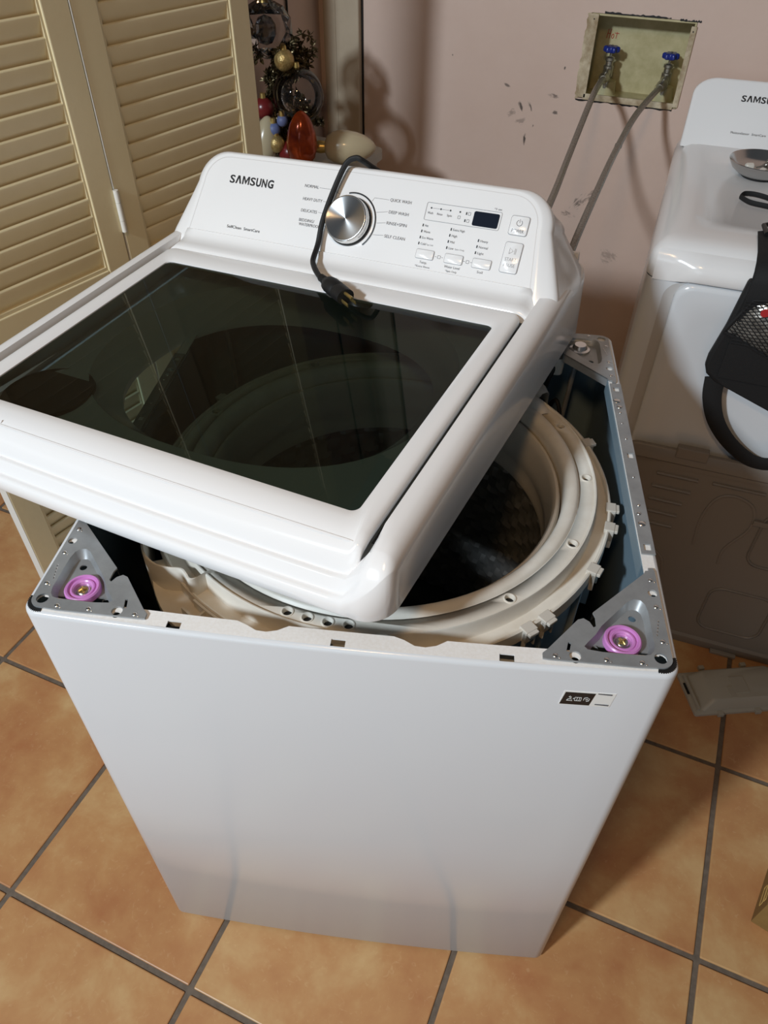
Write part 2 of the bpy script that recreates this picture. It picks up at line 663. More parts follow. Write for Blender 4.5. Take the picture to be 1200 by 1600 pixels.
# ------------------------------------------------------------------ recessed valve box in the wall
vb = empty('valve_box', (0, 0, 0))
tag(vb, 'recessed drab beige valve box let into the pink wall', 'wall box')
q = MB()
dd = 0.085
q.box(bx0 + 0.001, bx1 - 0.001, WY + dd, WY + dd + 0.004, bz0 + 0.001, bz1 - 0.001)
q.build('back_plate', M_boxin, vb, smooth=0)
for nm, b in (('side_plate', (bx0 + .001, bx0 + .005, WY + .001, WY + dd, bz0 + .001, bz1 - .001)), ('side_plate', (bx1 - .005, bx1 - .001, WY + .001, WY + dd, bz0 + .001, bz1 - .001)),
              ('top_plate', (bx0 + .005, bx1 - .005, WY + .001, WY + dd, bz1 - .005, bz1 - .001)), ('bottom_plate', (bx0 + .005, bx1 - .005, WY + .001, WY + dd, bz0 + .001, bz0 + .005))):
    MB().box(*b).build(nm, M_boxin, vb, smooth=0)
# flange strips round the opening
MB().box(bx0 - .002, bx0 + .018, WY - .004, WY + .002, bz0 + .002, bz1 - .002).build('flange', M_boxfl, vb, smooth=0, bevel=.001)
MB().box(bx1 - .011, bx1 + .002, WY - .004, WY + .002, bz0 + .004, bz1 - .010).build('flange', M_boxfl, vb, smooth=0, bevel=.001)
MB().box(bx0 + .012, bx1 - .010, WY - .004, WY + .002, bz0 - .002, bz0 + .012).build('flange', M_boxfl, vb, smooth=0, bevel=.001)
# torn wallboard edges
for x0, x1, z, s in ((bx0 + .03, bx1 - .06, bz1 + .001, 1), (bx1 - .04, bx1 + .008, bz1 - .001, 1), (bx0 - .006, bx1 - .01, bz0 - .003, -1)):
    n = 26
    up = [(x0 + (x1 - x0) * i / n, z + s * (0.0005 + random.random() * 0.0035)) for i in range(n + 1)]
    lo = [(x1 - (x1 - x0) * i / n, z - s * random.random() * 0.0012) for i in range(n + 1)]
    pl = [(a, b) for a, b in up + lo]
    k = MB().plate(pl, [], 0, 0.0012)
    MB().add([(p[0], WY - 0.0002 - p[2], p[1]) for p in k.v], k.f).build('torn_edge', M_dark, vb, smooth=0)
rr = MB()
n = 30
for xo in (bx0 - 0.009,):
    a = [(xo - .002 + random.random() * .004, bz0 - .002 + (bz1 - bz0) * i / n) for i in range(n + 1)]
    b = [(bx0 - .001, bz1 - (bz1 - bz0) * i / n) for i in range(n + 1)]
    k = MB().plate(a + b, [], 0, .0014)
    rr.add([(p[0], WY - .0002 - p[2], p[1]) for p in k.v], k.f)
rr.build('torn_edge', M_boxfl, vb, smooth=0)
for x, z in ((bx0 + .008, bz1 - .012), (bx1 - .005, bz1 - .020)):
    MB().tube([(x, WY - .0046, z), (x, WY - .003, z)], .0016, 8).build('screw_hole', M_dark, vb, smooth=0)
for x in (0.2285, 0.3705):
    MB().lathe([(0.0, 0.03), (0.022, 0.03), (0.026, 0.0), (0.0, 0.0)], 24, (x, WY + .05, bz0 + .005)).build('pipe_collar', M_boxin, vb, smooth=40)
# red handwriting on the back plate
M_red = mat('red_marker', rgb(178, 60, 44), 0.6)
hw = MB()
ox, oz, s = 0.203, 1.108, 0.021
for st in ([(0.1, 0.95), (0.0, 0.0)], [(0.42, 1.0), (0.30, 0.0)], [(0.02, 0.5), (0.42, 0.52)], [(0.72, 0.5), (0.58, 0.4), (0.55, 0.15), (0.68, 0.02), (0.8, 0.18), (0.78, 0.42), (0.7, 0.5)],
           [(1.15, 0.72), (1.08, 0.05)], [(0.88, 0.6), (1.4, 0.58)]):
    hw.tube([(ox + a * s, WY + dd - .0006, oz + b * s) for a, b in st], 0.0008, 5)
tag(hw.build('handwriting', M_red, vb, smooth=0), 'red handwriting reading Hot', kind='stuff')


def valve(x, zc, label):
    root = empty('valve', (x, WY + 0.035, zc))
    tag(root, label, 'valve', 'shut-off valves in the wall box')
    MB().lathe([(0, -.055), (.009, -.055), (.009, -.03), (.012, -.028), (.012, -.006), (.009, -.004), (.009, .004), (.0115, .006), (.0115, .012), (.006, .014), (0, .014)], 16).build('body', M_valve, root)
    MB().tube([(0, 0.004, -.016), (0, -.014, -.019), (-.001, -.028, -.026)], .0095, 14).build('spout', M_valve, root)
    MB().tube([(0, 0, .012), (0, 0, .026)], .003, 8).build('stem', M_valve, root)
    h = MB()
    ring = []
    for k in range(60):
        a = 2 * PI * k / 60
        ring.append((.0175 + .0028 * math.cos(6 * a), a))
    rings = []
    for dz, sc_ in ((-.0065, .86), (-.0045, 1), (.0035, 1), (.006, .86), (.0065, .5)):
        rings.append([(r * sc_ * math.cos(a), r * sc_ * math.sin(a), .030 + dz) for r, a in ring])
    h.loft(rings, cap0=True, cap1=True)
    h.build('handle', M_blue, root, smooth=45)
    MB().tube([(0, 0, .034), (0, 0, .039)], .003, 8).build('handle_screw', M_valve, root)
    return root


valve(0.2285, 1.066, 'nickel shut-off valve with blue wheel handle, under the red handwriting')
valve(0.3705, 1.064, 'nickel shut-off valve with blue wheel handle, nearer the dryer')


def spline(pts, n=10):
    P_ = [Vector(p) for p in pts]
    out = []
    for i in range(len(P_) - 1):
        p0 = P_[max(i - 1, 0)]
        p1, p2 = P_[i], P_[i + 1]
        p3 = P_[min(i + 2, len(P_) - 1)]
        for k in range(n):
            t = k / n
            out.append(0.5 * ((2 * p1) + (-p0 + p2) * t + (2 * p0 - 5 * p1 + 4 * p2 - p3) * t * t + (-p0 + 3 * p1 - 3 * p2 + p3) * t ** 3))
    out.append(P_[-1])
    return out


def hose(pts, label, joint=None):
    root = empty('inlet_hose', pts[0])
    tag(root, label, 'hose', 'braided inlet hoses')
    o = Vector(pts[0])
    path = [p - o for p in spline(pts, 10)]
    MB().tube(path, 0.0070, 10).build('braid', M_steel, root)
    d = (path[3] - path[0]).normalized()
    MB().tube([path[0] - d * 0.006, path[0], path[0] + d * .012, path[0] + d * .022, path[0] + d * .03], [.0115, .0125, .0125, .010, .0075], 14).build('coupling', M_valve, root)
    if joint:
        k = path[joint]
        d = (path[joint + 1] - path[joint]).normalized()
        MB().tube([k - d * .005, k, k + d * .005], [.0072, .0082, .0072], 10).build('crimp', M_steel, root)


hose([(0.2275, WY + 0.006, 1.040), (0.234, 1.72, 1.048), (0.242, 1.6, 1.045), (0.249, 1.4, 0.987), (0.272, 1.18, 0.985), (0.295, 0.96, 1.0)], 'braided steel hose hanging from the valve under the handwriting')
hose([(0.3695, WY + 0.006, 1.038), (0.358, 1.72, 1.034), (0.3433, 1.6, 1.017), (0.3417, 1.4, 0.9994), (0.3464, 1.2, 0.982), (0.3508, 1.05, 0.968), (0.352, 0.93, 0.935), (0.350, 0.87, 0.92)], 'braided steel hose hanging from the valve nearer the dryer', joint=28)

# thin wire down the wall
k = MB().tube(spline([(-0.556, 1.645, 2.4), (-0.556, 1.645, 1.6), (-0.556, 1.64, 1.2), (-0.555, 1.632, 1.03), (-0.555, 1.625, 0.6)], 8), 0.003, 6).build('wire', M_rubber)
tag(k, 'thin black wire hanging down the short pink added wall behind the ornaments', 'wire')

# ================================================================== WASHER CABINET
WA = R_(16.8)
CAB = empty('washer_cabinet', (0, 0, 0), WA)
tag(CAB, 'white washing machine cabinet with its top cover lifted off, tub showing', 'washing machine')
W, D, H = 0.686, 0.66, 0.9007
BU = 0.009


def coutline(off, r=0.016):
    return rrect(off, W - off, off, D - off, max(r - off, .0035), 7, 16, BU)


q = MB()
q.loft([at_z(coutline(0.004), .006), at_z(coutline(0), .012), at_z(coutline(0), .45), at_z(coutline(0), H - .006), at_z(coutline(.0008), H - .0025), at_z(coutline(.0026), H - .0006), at_z(coutline(.005), H)])
q.build('shell', M_cab, CAB, smooth=50)
q = MB()
q.loft([at_z(coutline(.003), .02), at_z(coutline(.003), H - .0025)])
q.build('inner_lining', M_inner, CAB, smooth=50)
MB().plate(coutline(.004), [], .018, .022).build('base_pan', M_inner, CAB, smooth=0)
for fx in (.07, W - .07):
    for fy in (.08, D - .08):
        MB().lathe([(0, 0), (.02, 0), (.02, .006), (.008, .008), (.008, .018), (0, .018)], 16, (fx, fy, 0)).build('levelling_foot', M_rubber, CAB)

# top flange with notches and square holes
fi = []
FW = 0.0245


def fy(x):
    return -BU * (1 - ((x - .343) / .343) ** 2)


xs = [.012 + (W - .024) * i / 60 for i in range(61)]
inner = []
for x in xs:
    y = FW + fy(x)
    for nx in (.262, .428):
        d_ = abs(x - nx)
        if d_ < .020:
            y -= .0105 * math.sqrt(max(0, 1 - (d_ / .020) ** 2))
    inner.append((x if 0 < x < W else x, y))
inner = [(max(.0175, min(W - .0185, x)), y) for x, y in inner]
dedup = []
for p in inner:
    if not dedup or abs(p[0] - dedup[-1][0]) > 1e-5:
        dedup.append(p)
inner = dedup + [(W - .0185, D - .022), (.0175, D - .022)]
holes = [inner]
for hx in (.168, .342, .514):
    yy = .0095 + fy(hx)
    holes.append([(hx - .0075, yy - .0045), (hx + .0075, yy - .0045), (hx + .0075, yy + .0045), (hx - .0075, yy + .0045)])
for mm_ in (0, 1):
    TX = (lambda x: W - x) if mm_ else (lambda x: x)
    for hx, hy, hr_ in ((.6675, .0185, .0070), (.5825, .0085, .0042), (.6740, .1030, .0034)):
        holes.append([(TX(x), y) for x, y in circ(hx, hy, hr_, 12)])
MB().plate(coutline(.005), holes, H - .0015, H).build('top_flange', M_flange, CAB, smooth=0)
for hx, mm in ((.168, M_dark), (.342, M_grey), (.514, M_grey)):
    yy = .0095 + fy(hx)
    MB().box(hx - .010, hx + .010, yy - .0052, yy + .007, H - .016, H - .012).build('clip_behind_hole', mm, CAB, smooth=0)


# corner brackets -----------------------------------------------------------
def bracket(mx, name_rot=None):
    """front right bracket in cabinet coordinates; mx mirrors it to the left, name_rot turns it to the rear"""
    root = CAB
    T = (lambda x, y: (W - x, y)) if mx else (lambda x, y: (x, y))
    if name_rot == 'rear':
        T = lambda x, y: (x, D - y)
    Z = H + .0008
    zt = Z + .0022
    out = [(.5495, .0050), (.5495, .0115), (.5545, .0165), (.588, .0585), (.594, .0610), (.6000, .0570), (.6035, .0500), (.6065, .0520), (.6065, .0640), (.6045, .0700),
           (.666, .1330), (.668, .1375), (.672, .1380), (.672, .1425), (.6770, .1425), (.6785, .1380), (.6790, .0200)]
    for i in range(9):
        a = 0 - PI / 2 * i / 8
        out.append((.6670 + .0120 * math.cos(a), .0190 + .0120 * math.sin(a)))
    out += [(.6450, .0055), (.5570, .0045)]
    pocket = [(.5950, .0210), (.5920, .0245), (.5960, .0300), (.6050, .0410), (.6120, .0530), (.6440, .0905), (.6500, .0940), (.6570, .0930), (.6610, .0880), (.6630, .0780),
              (.6635, .0340), (.6620, .0270), (.6580, .0220), (.6500, .0200), (.6100, .0195)]
    cxp = sum(p[0] for p in pocket) / len(pocket)
    cyp = sum(p[1] for p in pocket) / len(pocket)
    pk2 = [(cxp + (x - cxp) * .84 + .001, cyp + (y - cyp) * .84) for x, y in pocket]
    gx, gy = .633, .0400
    hl = [pocket, circ(.582, .0115, .0060, 14), circ(.6715, .1050, .0052, 14), circ(.6675, .0185, .0066, 16),
          [(.5735, .0165), (.5765, .0155), (.5790, .0270), (.5760, .0280)]]
    TT = lambda L: [T(*p) for p in L]
    b = MB()
    b.plate(TT(out), [TT(h_) for h_ in hl], Z, zt)
    # pressed pocket
    b.loft([[(*p, zt) for p in TT(pocket)], [(*p, zt - .003) for p in TT([(cxp + (x - cxp) * .96, cyp + (y - cyp) * .96) for x, y in pocket])], [(*p, zt - .0095) for p in TT(pk2)]])
    b.plate(TT(pk2), [TT(circ(.6040, .0300, .0040, 12)), TT(circ(.6480, .0740, .0042, 12))], zt - .0112, zt - .0095)
    # turned-down lip along the long edge
    for (a, c) in (((.5545, .0165), (.588, .0585)), ((.6045, .0700), (.666, .1330))):
        a, c = T(*a), T(*c)
        b.add([(*a, zt), (*c, zt), (*c, zt - .014), (*a, zt - .014)], [(0, 1, 2, 3)])
    br = b.build('corner_bracket', M_galv, root, smooth=40)
    br['label'] = 'pressed galvanised corner bracket'
    # rivet dimples
    dm = MB()
    for x, y in ((.5620, .0095), (.6130, .0105), (.6480, .0110), (.6725, .0400), (.6725, .0860), (.6720, .1240)):
        x, y = T(x, y)
        dm.ball((x, y, zt), (.0028, .0028, .0010), 10, 6)
        dm.ball((x + .0042, y - .0022, zt), (.0012, .0012, .0005), 6, 4)
    for k in range(5):
        x, y = T(.6680 + .001 * k, .0480 + .0045 * k)
        dm.ball((x, y, zt), (.0008, .0018, .0004), 6, 4)
    tag(dm.build('rivet_dimples', M_chrome, br, smooth=60), kind='stuff')
    # white flange showing through the lobed holes
    # grommet
    x, y = T(gx, gy)
    if name_rot != 'rear':
        zb = zt - .0094
        gr = MB().lathe([(.0098, 0), (.0098, .0050), (.0112, .0062), (.0128, .0062), (.0138, .0048), (.0150, .0048), (.0158, .0074), (.0178, .0078), (.0192, .0064), (.0196, .0)], 40, (x, y, zb)).build('grommet', M_pink, br)
        gr['label'] = 'pink plastic suspension grommet'
        MB().lathe([(0, .0030), (.0060, .0030), (.0070, .0020), (.0102, .0016), (.0102, 0)], 28, (x, y, zb)).build('washer_disc', M_chrome, gr)
        k = MB()
        a = .7
        for i in range(2):
            k.tube([(x - .0045 * math.cos(a), y - .0045 * math.sin(a), zb + .0036), (x, y, zb + .0050), (x + .0045 * math.cos(a), y + .0045 * math.sin(a), zb + .0036)], .0011, 6)
            a += 1.45
        k.build('rod_end', M_gold, gr)
        # toothed black corner insert
        cx, cy = .6670, .0190
        c2 = MB()
        pts = []
        N = 30
        for i in range(N + 1):
            a = R_(-104) + R_(118) * i / N
            rr_ = .0162 + (.0008 if i % 2 else -.0006)
            pts.append((cx + rr_ * math.cos(a), cy + rr_ * math.sin(a)))
        for i in range(N, -1, -1):
            a = R_(-104) + R_(118) * i / N
            pts.append((cx + .0100 * math.cos(a), cy + .0100 * math.sin(a)))
        c2.plate(TT(pts), [], H - .0002, H + .0007)
        c2.build('toothed_insert', M_rubber, br, smooth=0)
    else:
        zb = zt - .0094
        MB().lathe([(.0, .010), (.009, .010), (.012, .004), (.016, .003), (.017, 0)], 24, (x, y, zb)).build('rod_cap', M_chrome, br)
    return br


bracket(False)
bracket(True)
bracket(False, 'rear')
bracket_rear_left = None

# galvanised side rails on the flange
for sgn in (0, 1):
    T = (lambda x: x) if sgn == 0 else (lambda x: W - x)
    rl = MB()
    o_ = [(.668, .165), (.684, .165), (.684, .515), (.668, .515)]
    sq = [[(x - .004, y - .005), (x + .004, y - .005), (x + .004, y + .005), (x - .004, y + .005)] for x, y in ((.676, .176), (.6775, .345), (.676, .500))]
    mp_ = lambda L: [(T(a), b) for a, b in L]
    rl.plate(mp_(o_), [mp_(s_) for s_ in sq], H + .0006, H + .0026)
    ro = rl.build('side_rail', M_galv, CAB, smooth=0, bevel=.0004)
    k = MB()
    for y, r_ in ((.215, .0048), (.232, .0028), (.247, .0022), (.30, .0016), (.38, .0018), (.415, .0014), (.455, .0040), (.470, .0055), (.440, .0018)):
        k.ball((T(.6755 + random.uniform(-.002, .002)), y, H + .0026), (r_, r_, .0016), 12, 6)
    tag(k.build('rail_dimples', M_chrome, ro, smooth=60), kind='stuff')
    # turned-down inner lip of the side wall
    MB().box(min(T(.6675), T(.6660)), max(T(.6675), T(.6660)), .15, .53, H - .022, H - .001).build('rail_lip', M_inner, CAB, smooth=0)

# sticker on the front panel
sy = fy(.60) - .0006


def sticker_quad(name, x0, x1, z0, z1, sk, m, dy=0.0, par=CAB):
    b = MB()
    v = [(x0 - sk, z0), (x1 - sk, z0), (x1 + sk, z1), (x0 + sk, z1)]
    V = [(x, fy(x) - .0005 - dy, z) for x, z in v] + [(x, fy(x) + .0002, z) for x, z in v]
    b.add(V, [(0, 1, 2, 3), (4, 7, 6, 5), (0, 4, 5, 1), (1, 5, 6, 2), (2, 6, 7, 3), (3, 7, 4, 0)])
    return b.build(name, m, par, smooth=0)


M_stw = mat('white_sticker', rgb(232, 232, 228), 0.4)
sticker_quad('sticker', .576, .6285, .8405, .8655, .0012, M_stw)
stk = sticker_quad('sticker', .577, .6075, .8420, .8638, .0016, M_black, .0003)
stk['label'] = 'small black sticker with three white line icons'
ic = MB()
for st in ([(.5815, .8495), (.5830, .8525), (.5860, .8525), (.5875, .8495), (.5815, .8495)], [(.5832, .8560), (.5845, .8575), (.5858, .8560), (.5845, .8545), (.5832, .8560)], [(.5878, .853), (.5890, .8545)],
           [(.5895, .8500), (.5895, .8560), (.5960, .8560), (.5960, .8500), (.5895, .8500)], [(.5918, .8500), (.5918, .8560)], [(.5942, .8500), (.5942, .8560)],
           [(.5985, .8515), (.5990, .8555), (.6020, .8565), (.6045, .8545), (.6040, .8510), (.6015, .8500)], [(.6005, .8525), (.6030, .8535)]):
    ic.tube([(x, fy(x) - .0011, z) for x, z in st], .00030, 4)
tag(ic.build('icons', M_stw, stk, smooth=0), kind='stuff')
sl = MB()
for z in (.8638, .8445):
    sl.box(.6115, .6255, fy(.618) - .0010, fy(.618) - .0004, z - .0007, z + .0007)
tag(sl.build('print_lines', M_print, stk, smooth=0), kind='stuff')

# ------------------------------------------------------------------ tub and basket
TC = (.348, .339, 0)
prof = [(.2505, .815), (.2500, .846), (.2512, .8545), (.2550, .8590), (.2600, .8610), (.2650, .8612), (.2680, .8600), (.2700, .8570), (.2712, .8560)]
q = MB()
q.lathe(prof, 120, TC)
hs_ = []
for a, r_ in ((-105.95, .2805), (-100.9, .2805), (-95.9, .2805), (-91.0, .2805), (-51.4, .2808), (-25.5, .2812), (1.8, .2812), (26, .2812), (75, .2812), (120, .2812), (160, .2812), (-160, .2812), (-135, .2812)):
    cx, cy = TC[0] + r_ * math.cos(R_(a)), TC[1] + r_ * math.sin(R_(a))
    hs_.append((cx, cy, a))
outer = circ(TC[0], TC[1], .2900, 120)
innr = circ(TC[0], TC[1], .2712, 120)
q.plate(outer, [innr] + [circ(x, y, .0058, 16) for x, y, a in hs_], .8545, .8560)
q.lathe([(.2900, .8560), (.2912, .8588), (.2928, .8590), (.2938, .8570), (.2942, .8340), (.2955, .8325), (.3105, .8325), (.3118, .8375), (.3140, .8385), (.3158, .8375), (.3165, .8200), (.3090, .8190)], 120, TC)
TUB = q.build('tub_cover', M_tub, CAB, smooth=45)
TUB['label'] = 'cream plastic tub ring with round holes'
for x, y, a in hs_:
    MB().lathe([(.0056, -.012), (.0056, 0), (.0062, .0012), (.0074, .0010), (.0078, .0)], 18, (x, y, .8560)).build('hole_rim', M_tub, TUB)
    MB().lathe([(0, -.006), (.0055, -.006), (.0055, -.0068), (0, -.0068)], 16, (x, y, .8560)).build('hole_shade', M_rubber, TUB)  # black disc puts the shade inside the hole into colour
# raised pads moulded into the ring
for a0, a1, r0, r1, h_ in ((33, 56, .262, .2905, .008),):
    b = MB()
    rings = []
    n = 14
    for i in range(n + 1):
        a = R_(a0 + (a1 - a0) * i / n)
        e_ = min(1, min(i, n - i) / 3.0)
        hh = h_ * (e_ * e_ * (3 - 2 * e_))
        rings.append([(TC[0] + r * math.cos(a), TC[1] + r * math.sin(a), .8555 + z) for r, z in ((r0, 0), (r0 + .004, .0045 + hh * .6), ((r0 + r1) / 2, .003 + hh), (r1 - .004, hh), (r1, 0))])
    b.loft(rings, closed=False)
    b.build('moulded_pad', M_tub, TUB, smooth=60)
# rear lug
b = MB()
rings = []
for i in range(9):
    a = R_(40 + 26 * i / 8)
    o_ = .018 * math.sin(PI * i / 8) ** .6
    rings.append([(TC[0] + r * math.cos(a), TC[1] + r * math.sin(a), z) for r, z in ((.288, .858), (.296, .866), (.306 + o_, .866), (.312 + o_, .860), (.312 + o_, .835))])
b.loft(rings, closed=False)
b.build('rear_lug', M_tub, TUB, smooth=50)
# clips round the rim
for a in (-27, -45.8, -51, -12, -5, 21, 150, 185):
    b = MB()
    b.M = Matrix.Translation((TC[0], TC[1], 0)) @ Matrix.Rotation(R_(a), 4, 'Z')
    b.box(.309, .3225, -.0085, .0085, .8200, .8400)
    b.box(.3165, .3270, -.0070, .0070, .8340, .8390)
    b.box(.3165, .3225, -.0085, -.0062, .8080, .8360)
    b.box(.3165, .3225, .0062, .0085, .8080, .8360)
    b.build('rim_clip', M_bal, TUB, smooth=0, bevel=.001)
MB().lathe([(.3090, .8190), (.3060, .8050), (.3040, .55), (.295, .30), (.10, .22), (0, .22)], 96, TC).build('outer_tub', M_tubwall, TUB, smooth=50)
for i in range(24):
    a = 2 * PI * i / 24
    ribs = MB()
    ribs.M = Matrix.Translation((TC[0], TC[1], 0)) @ Matrix.Rotation(a, 4, 'Z')
    ribs.box(.303, .3135, -.002, .002, .70, .8195)
    ribs.build('tub_rib', M_tubwall, TUB, smooth=0)


# moulded pocket and channel at the front left of the tub
def wpt(x, y):  # world -> cabinet coordinates
    c_, s_ = math.cos(WA), math.sin(WA)
    return (c_ * x + s_ * y, -s_ * x + c_ * y)


path = [wpt(*p) for p in ((-.035, .245), (.010, .185), (.026, .163), (.042, .148), (.062, .141), (.079, .1425), (.094, .147), (.104, .143), (.112, .138), (.118, .141), (.123, .152), (.132, .167))]
path = [tuple(p)[:2] for p in spline([(x, y, 0) for x, y in path], 5)]
b = MB()
n = len(path)
rings = []
for i, (x, y) in enumerate(path):
    rx, ry = x - TC[0], y - TC[1]
    l = math.hypot(rx, ry)
    rx, ry = rx / l, ry / l
    rings.append([(x - rx * .002, y - ry * .002, .790), (x - rx * .002, y - ry * .002, .8605), (x - rx * .001, y - ry * .001, .8622), (x + rx * .001, y + ry * .001, .8622), (x + rx * .002, y + ry * .002, .8605), (x + rx * .002, y + ry * .002, .790)])
b.loft(rings, closed=True, cap0=True, cap1=True)
b.build('pocket_wall', M_tub, TUB, smooth=50)
# shelf below the pocket wall
b = MB()
rings = []
for i in range(17):
    a = R_(-146 + 40 * i / 16)
    bulge_ = .022 * math.sin(PI * i / 16)
    rings.append([(TC[0] + r * math.cos(a), TC[1] + r * math.sin(a), z) for r, z in ((.300, .822), (.318 + bulge_, .820), (.330 + bulge_, .823), (.331 + bulge_, .816), (.328 + bulge_ * .8, .795), (.310, .772))])
b.loft(rings, closed=False)
b.build('pocket_shelf', M_tub, TUB, smooth=45)
b = MB()
for r0, r1 in ((.3165, .3195), (.3330, .3360)):
    b.lathe([(r0, .812), (r0, .838), (r1, .838), (r1, .812)], 40, TC, R_(-128), R_(-98), cap=True)
b.lathe([(.318, .824), (.334, .824)], 40, TC, R_(-128), R_(-98))
for k in range(6):
    b.M = Matrix.Translation((TC[0], TC[1], 0)) @ Matrix.Rotation(R_(-124 + k * 4.6), 4, 'Z')
    b.box(.318, .3335, -.0014, .0014, .812, .836)
b.M = None
b.build('wire_channel', M_tub, TUB, smooth=40)

# basket
MB().lathe([(.2490, .826), (.2480, .8370), (.2455, .8400), (.2420, .8400), (.2395, .8370), (.2380, .8250), (.2340, .8000), (.2345, .7800), (.2375, .7720), (.2345, .7600), (.2360, .7450)], 120, TC).build('balance_ring', M_bal, TUB, smooth=50)
# basket wall embossed with diamonds: real relief
nA, nZ = 180, 44
rings = []
for j in range(nZ + 1):
    z = .745 - (.745 - .36) * j / nZ
    rg = []
    for i in range(nA):
        a = 2 * PI * i / nA
        u = a * .237 / .042
        v_ = z / .042
        s_ = abs(((u + v_) % 1) - .5) * 2
        t_ = abs(((u - v_) % 1) - .5) * 2
        r = .2440 - .0085 * min(1 - s_, 1 - t_)
        rg.append((TC[0] + r * math.cos(a), TC[1] + r * math.sin(a), z))
    rings.append(rg)
b = MB()
b.loft(rings)
b.build('basket', M_basket, TUB, smooth=20)
b = MB()
rings = []
for r, z in ((.2425, .36), (.20, .352), (.18, .350), (.165, .360), (.10, .372), (.04, .395), (.0, .398)):
    rings.append([(TC[0] + r * math.cos(2 * PI * i / 96), TC[1] + r * math.sin(2 * PI * i / 96), z + (.012 * max(0, math.cos(6 * 2 * PI * i / 96)) if .05 < r < .17 else 0)) for i in range(96)])
b.loft(rings)
b.build('pulsator', M_dark, TUB, smooth=40)
# suspension rods and loom in the corners
for x, y in ((.633, .0400), (W - .633, .0400), (.633, D - .0400), (W - .633, D - .0400)):
    MB().tube([(x, y, H - .012), (x + (TC[0] - x) * .12, y + (TC[1] - y) * .12, .33)], .004, 8).build('suspension_rod', M_galv, CAB)
MB().tube(spline([(.60, .60, .89), (.585, .585, .84), (.575, .575, .79), (.595, .560, .765), (.615, .565, .79), (.605, .585, .82), (.59, .60, .75), (.58, .61, .60)], 8), .0035, 7).build('wire_loom', M_rubber, CAB)
MB().lathe([(0, 0), (.010, 0), (.011, .02), (.008, .028), (0, .028)], 14, (.600, .602, .862)).build('rod_socket', M_bal, CAB)

# ================================================================== LOOSE TOP COVER
CM = Matrix(((0.997207, 0.058579, -0.046329, 0.0336), (-0.057274, 0.997937, 0.029014, 0.1271), (0.047933, -0.02628, 0.998505, 0.9192), (0, 0, 0, 1)))
COV = empty('washer_top_cover', matrix=CM)
tag(COV, 'white washer top cover with console and smoked glass lid, lying askew on the cabinet', 'washer top')
B = .343
CL = .705


def lidz(y):
    return .0699 + .0667 * y


def clamp(t, a=0.0, b=1.0):
    return max(a, min(b, t))


def qc(t):
    t = clamp(t)
    return math.sqrt(max(0, 1 - (1 - t) ** 2))


def sstep(a, b, t):
    t = clamp((t - a) / (b - a))
    return t * t * (3 - 2 * t)


CBU = .006


def cvout(off):
    return rrect(-B + off, B - off, off, CL - off, max(.034 - off, .003), 10, 40, CBU)


def yfr(x):
    return -CBU * (1 - (x / B) ** 2)


def ztop(x, y):
    hs = lidz(y) + .003
    ax = abs(x)
    if y > .58:
        hs = hs + (.104 - hs) * sstep(.58, .64, y)
    df = y - yfr(x)
    d1_ = .021 * (1 - qc((B - ax) / .021))
    d2_ = (hs - .020) * (1 - qc((df + .001) / .050))
    sh = max(hs - math.sqrt(d1_ * d1_ + d2_ * d2_), .018)
    fr = .0115 + .0085 * qc(df / .006) + .0180 * sstep(.0100, .0140, df)
    f = sstep(.290, .319, ax)
    return fr * (1 - f) + sh * f if df < .06 else sh


offs = [0, 0, .0008, .002, .004, .0065, .0085, .0105, .013, .015, .0175, .021, .0255, .0305]
rings = [at_z(cvout(.0015), -.0005), at_z(cvout(0), .002)]
for o_ in offs[1:]:
    rings.append([(x, y, ztop(x, y)) for x, y in cvout(o_)])
rings.append([(x, y, min(ztop(x, y), .06) - .02) for x, y in cvout(.0312)])
q = MB()
q.loft(rings)
q.loft([at_z(cvout(.0015), -.0005), at_z(cvout(.0035), .001), [(x, y, ztop(x, y) - .004) for x, y in cvout(.006)]])
q.build('frame', M_white, COV, smooth=60)

# deck with the funnel opening
dz = lambda x, y: lidz(y) - .046 if y > .04 else lidz(.04) - .046 - (.04 - y) * .6
hole = []
for i in range(72):
    a = 2 * PI * i / 72
    e_ = 2 / 2.4
    hole.append((.262 * math.copysign(abs(math.cos(a)) ** e_, math.cos(a)), .332 + .205 * math.copysign(abs(math.sin(a)) ** e_, math.sin(a))))
hole0 = []
for i in range(72):
    a = 2 * PI * i / 72
    e_ = 2 / 2.35
    hole0.append((.222 * math.copysign(abs(math.cos(a)) ** e_, math.cos(a)), .340 + .190 * math.copysign(abs(math.sin(a)) ** e_, math.sin(a))))
q = MB()
do = rrect(-B + .030, B - .030, .029, .60, .008, 6, 40)
q.plate(do, [hole], -.002, 0, dz)
q.loft([[(x, y, dz(x, y)) for x, y in hole], [(x * .985, .336 + (y - .336) * .985, dz(x, y) - .010) for x, y in hole], at_z(hole0, .004), at_z([(x * 1.0, y) for x, y in hole0], -.004), at_z([(x * 1.02, .34 + (y - .34) * 1.02) for x, y in hole0], -.004)])
q.build('deck', M_white, COV, smooth=50)

# console block --------------------------------------------------------------
p0 = Vector((0, .540, .106))
ex = Vector((1, 0, 0))
es = Vector((0, .08, .114)).normalized()
en = ex.cross(es).normalized()      # out of the panel, towards the front


def F(x, s, h=0.0):
    return p0 + ex * x + es * s + en * h


def FM(x, s, h=0.0):
    m = Matrix((ex, es, en)).transposed().to_4x4()
    m.translation = F(x, s, h)
    return m


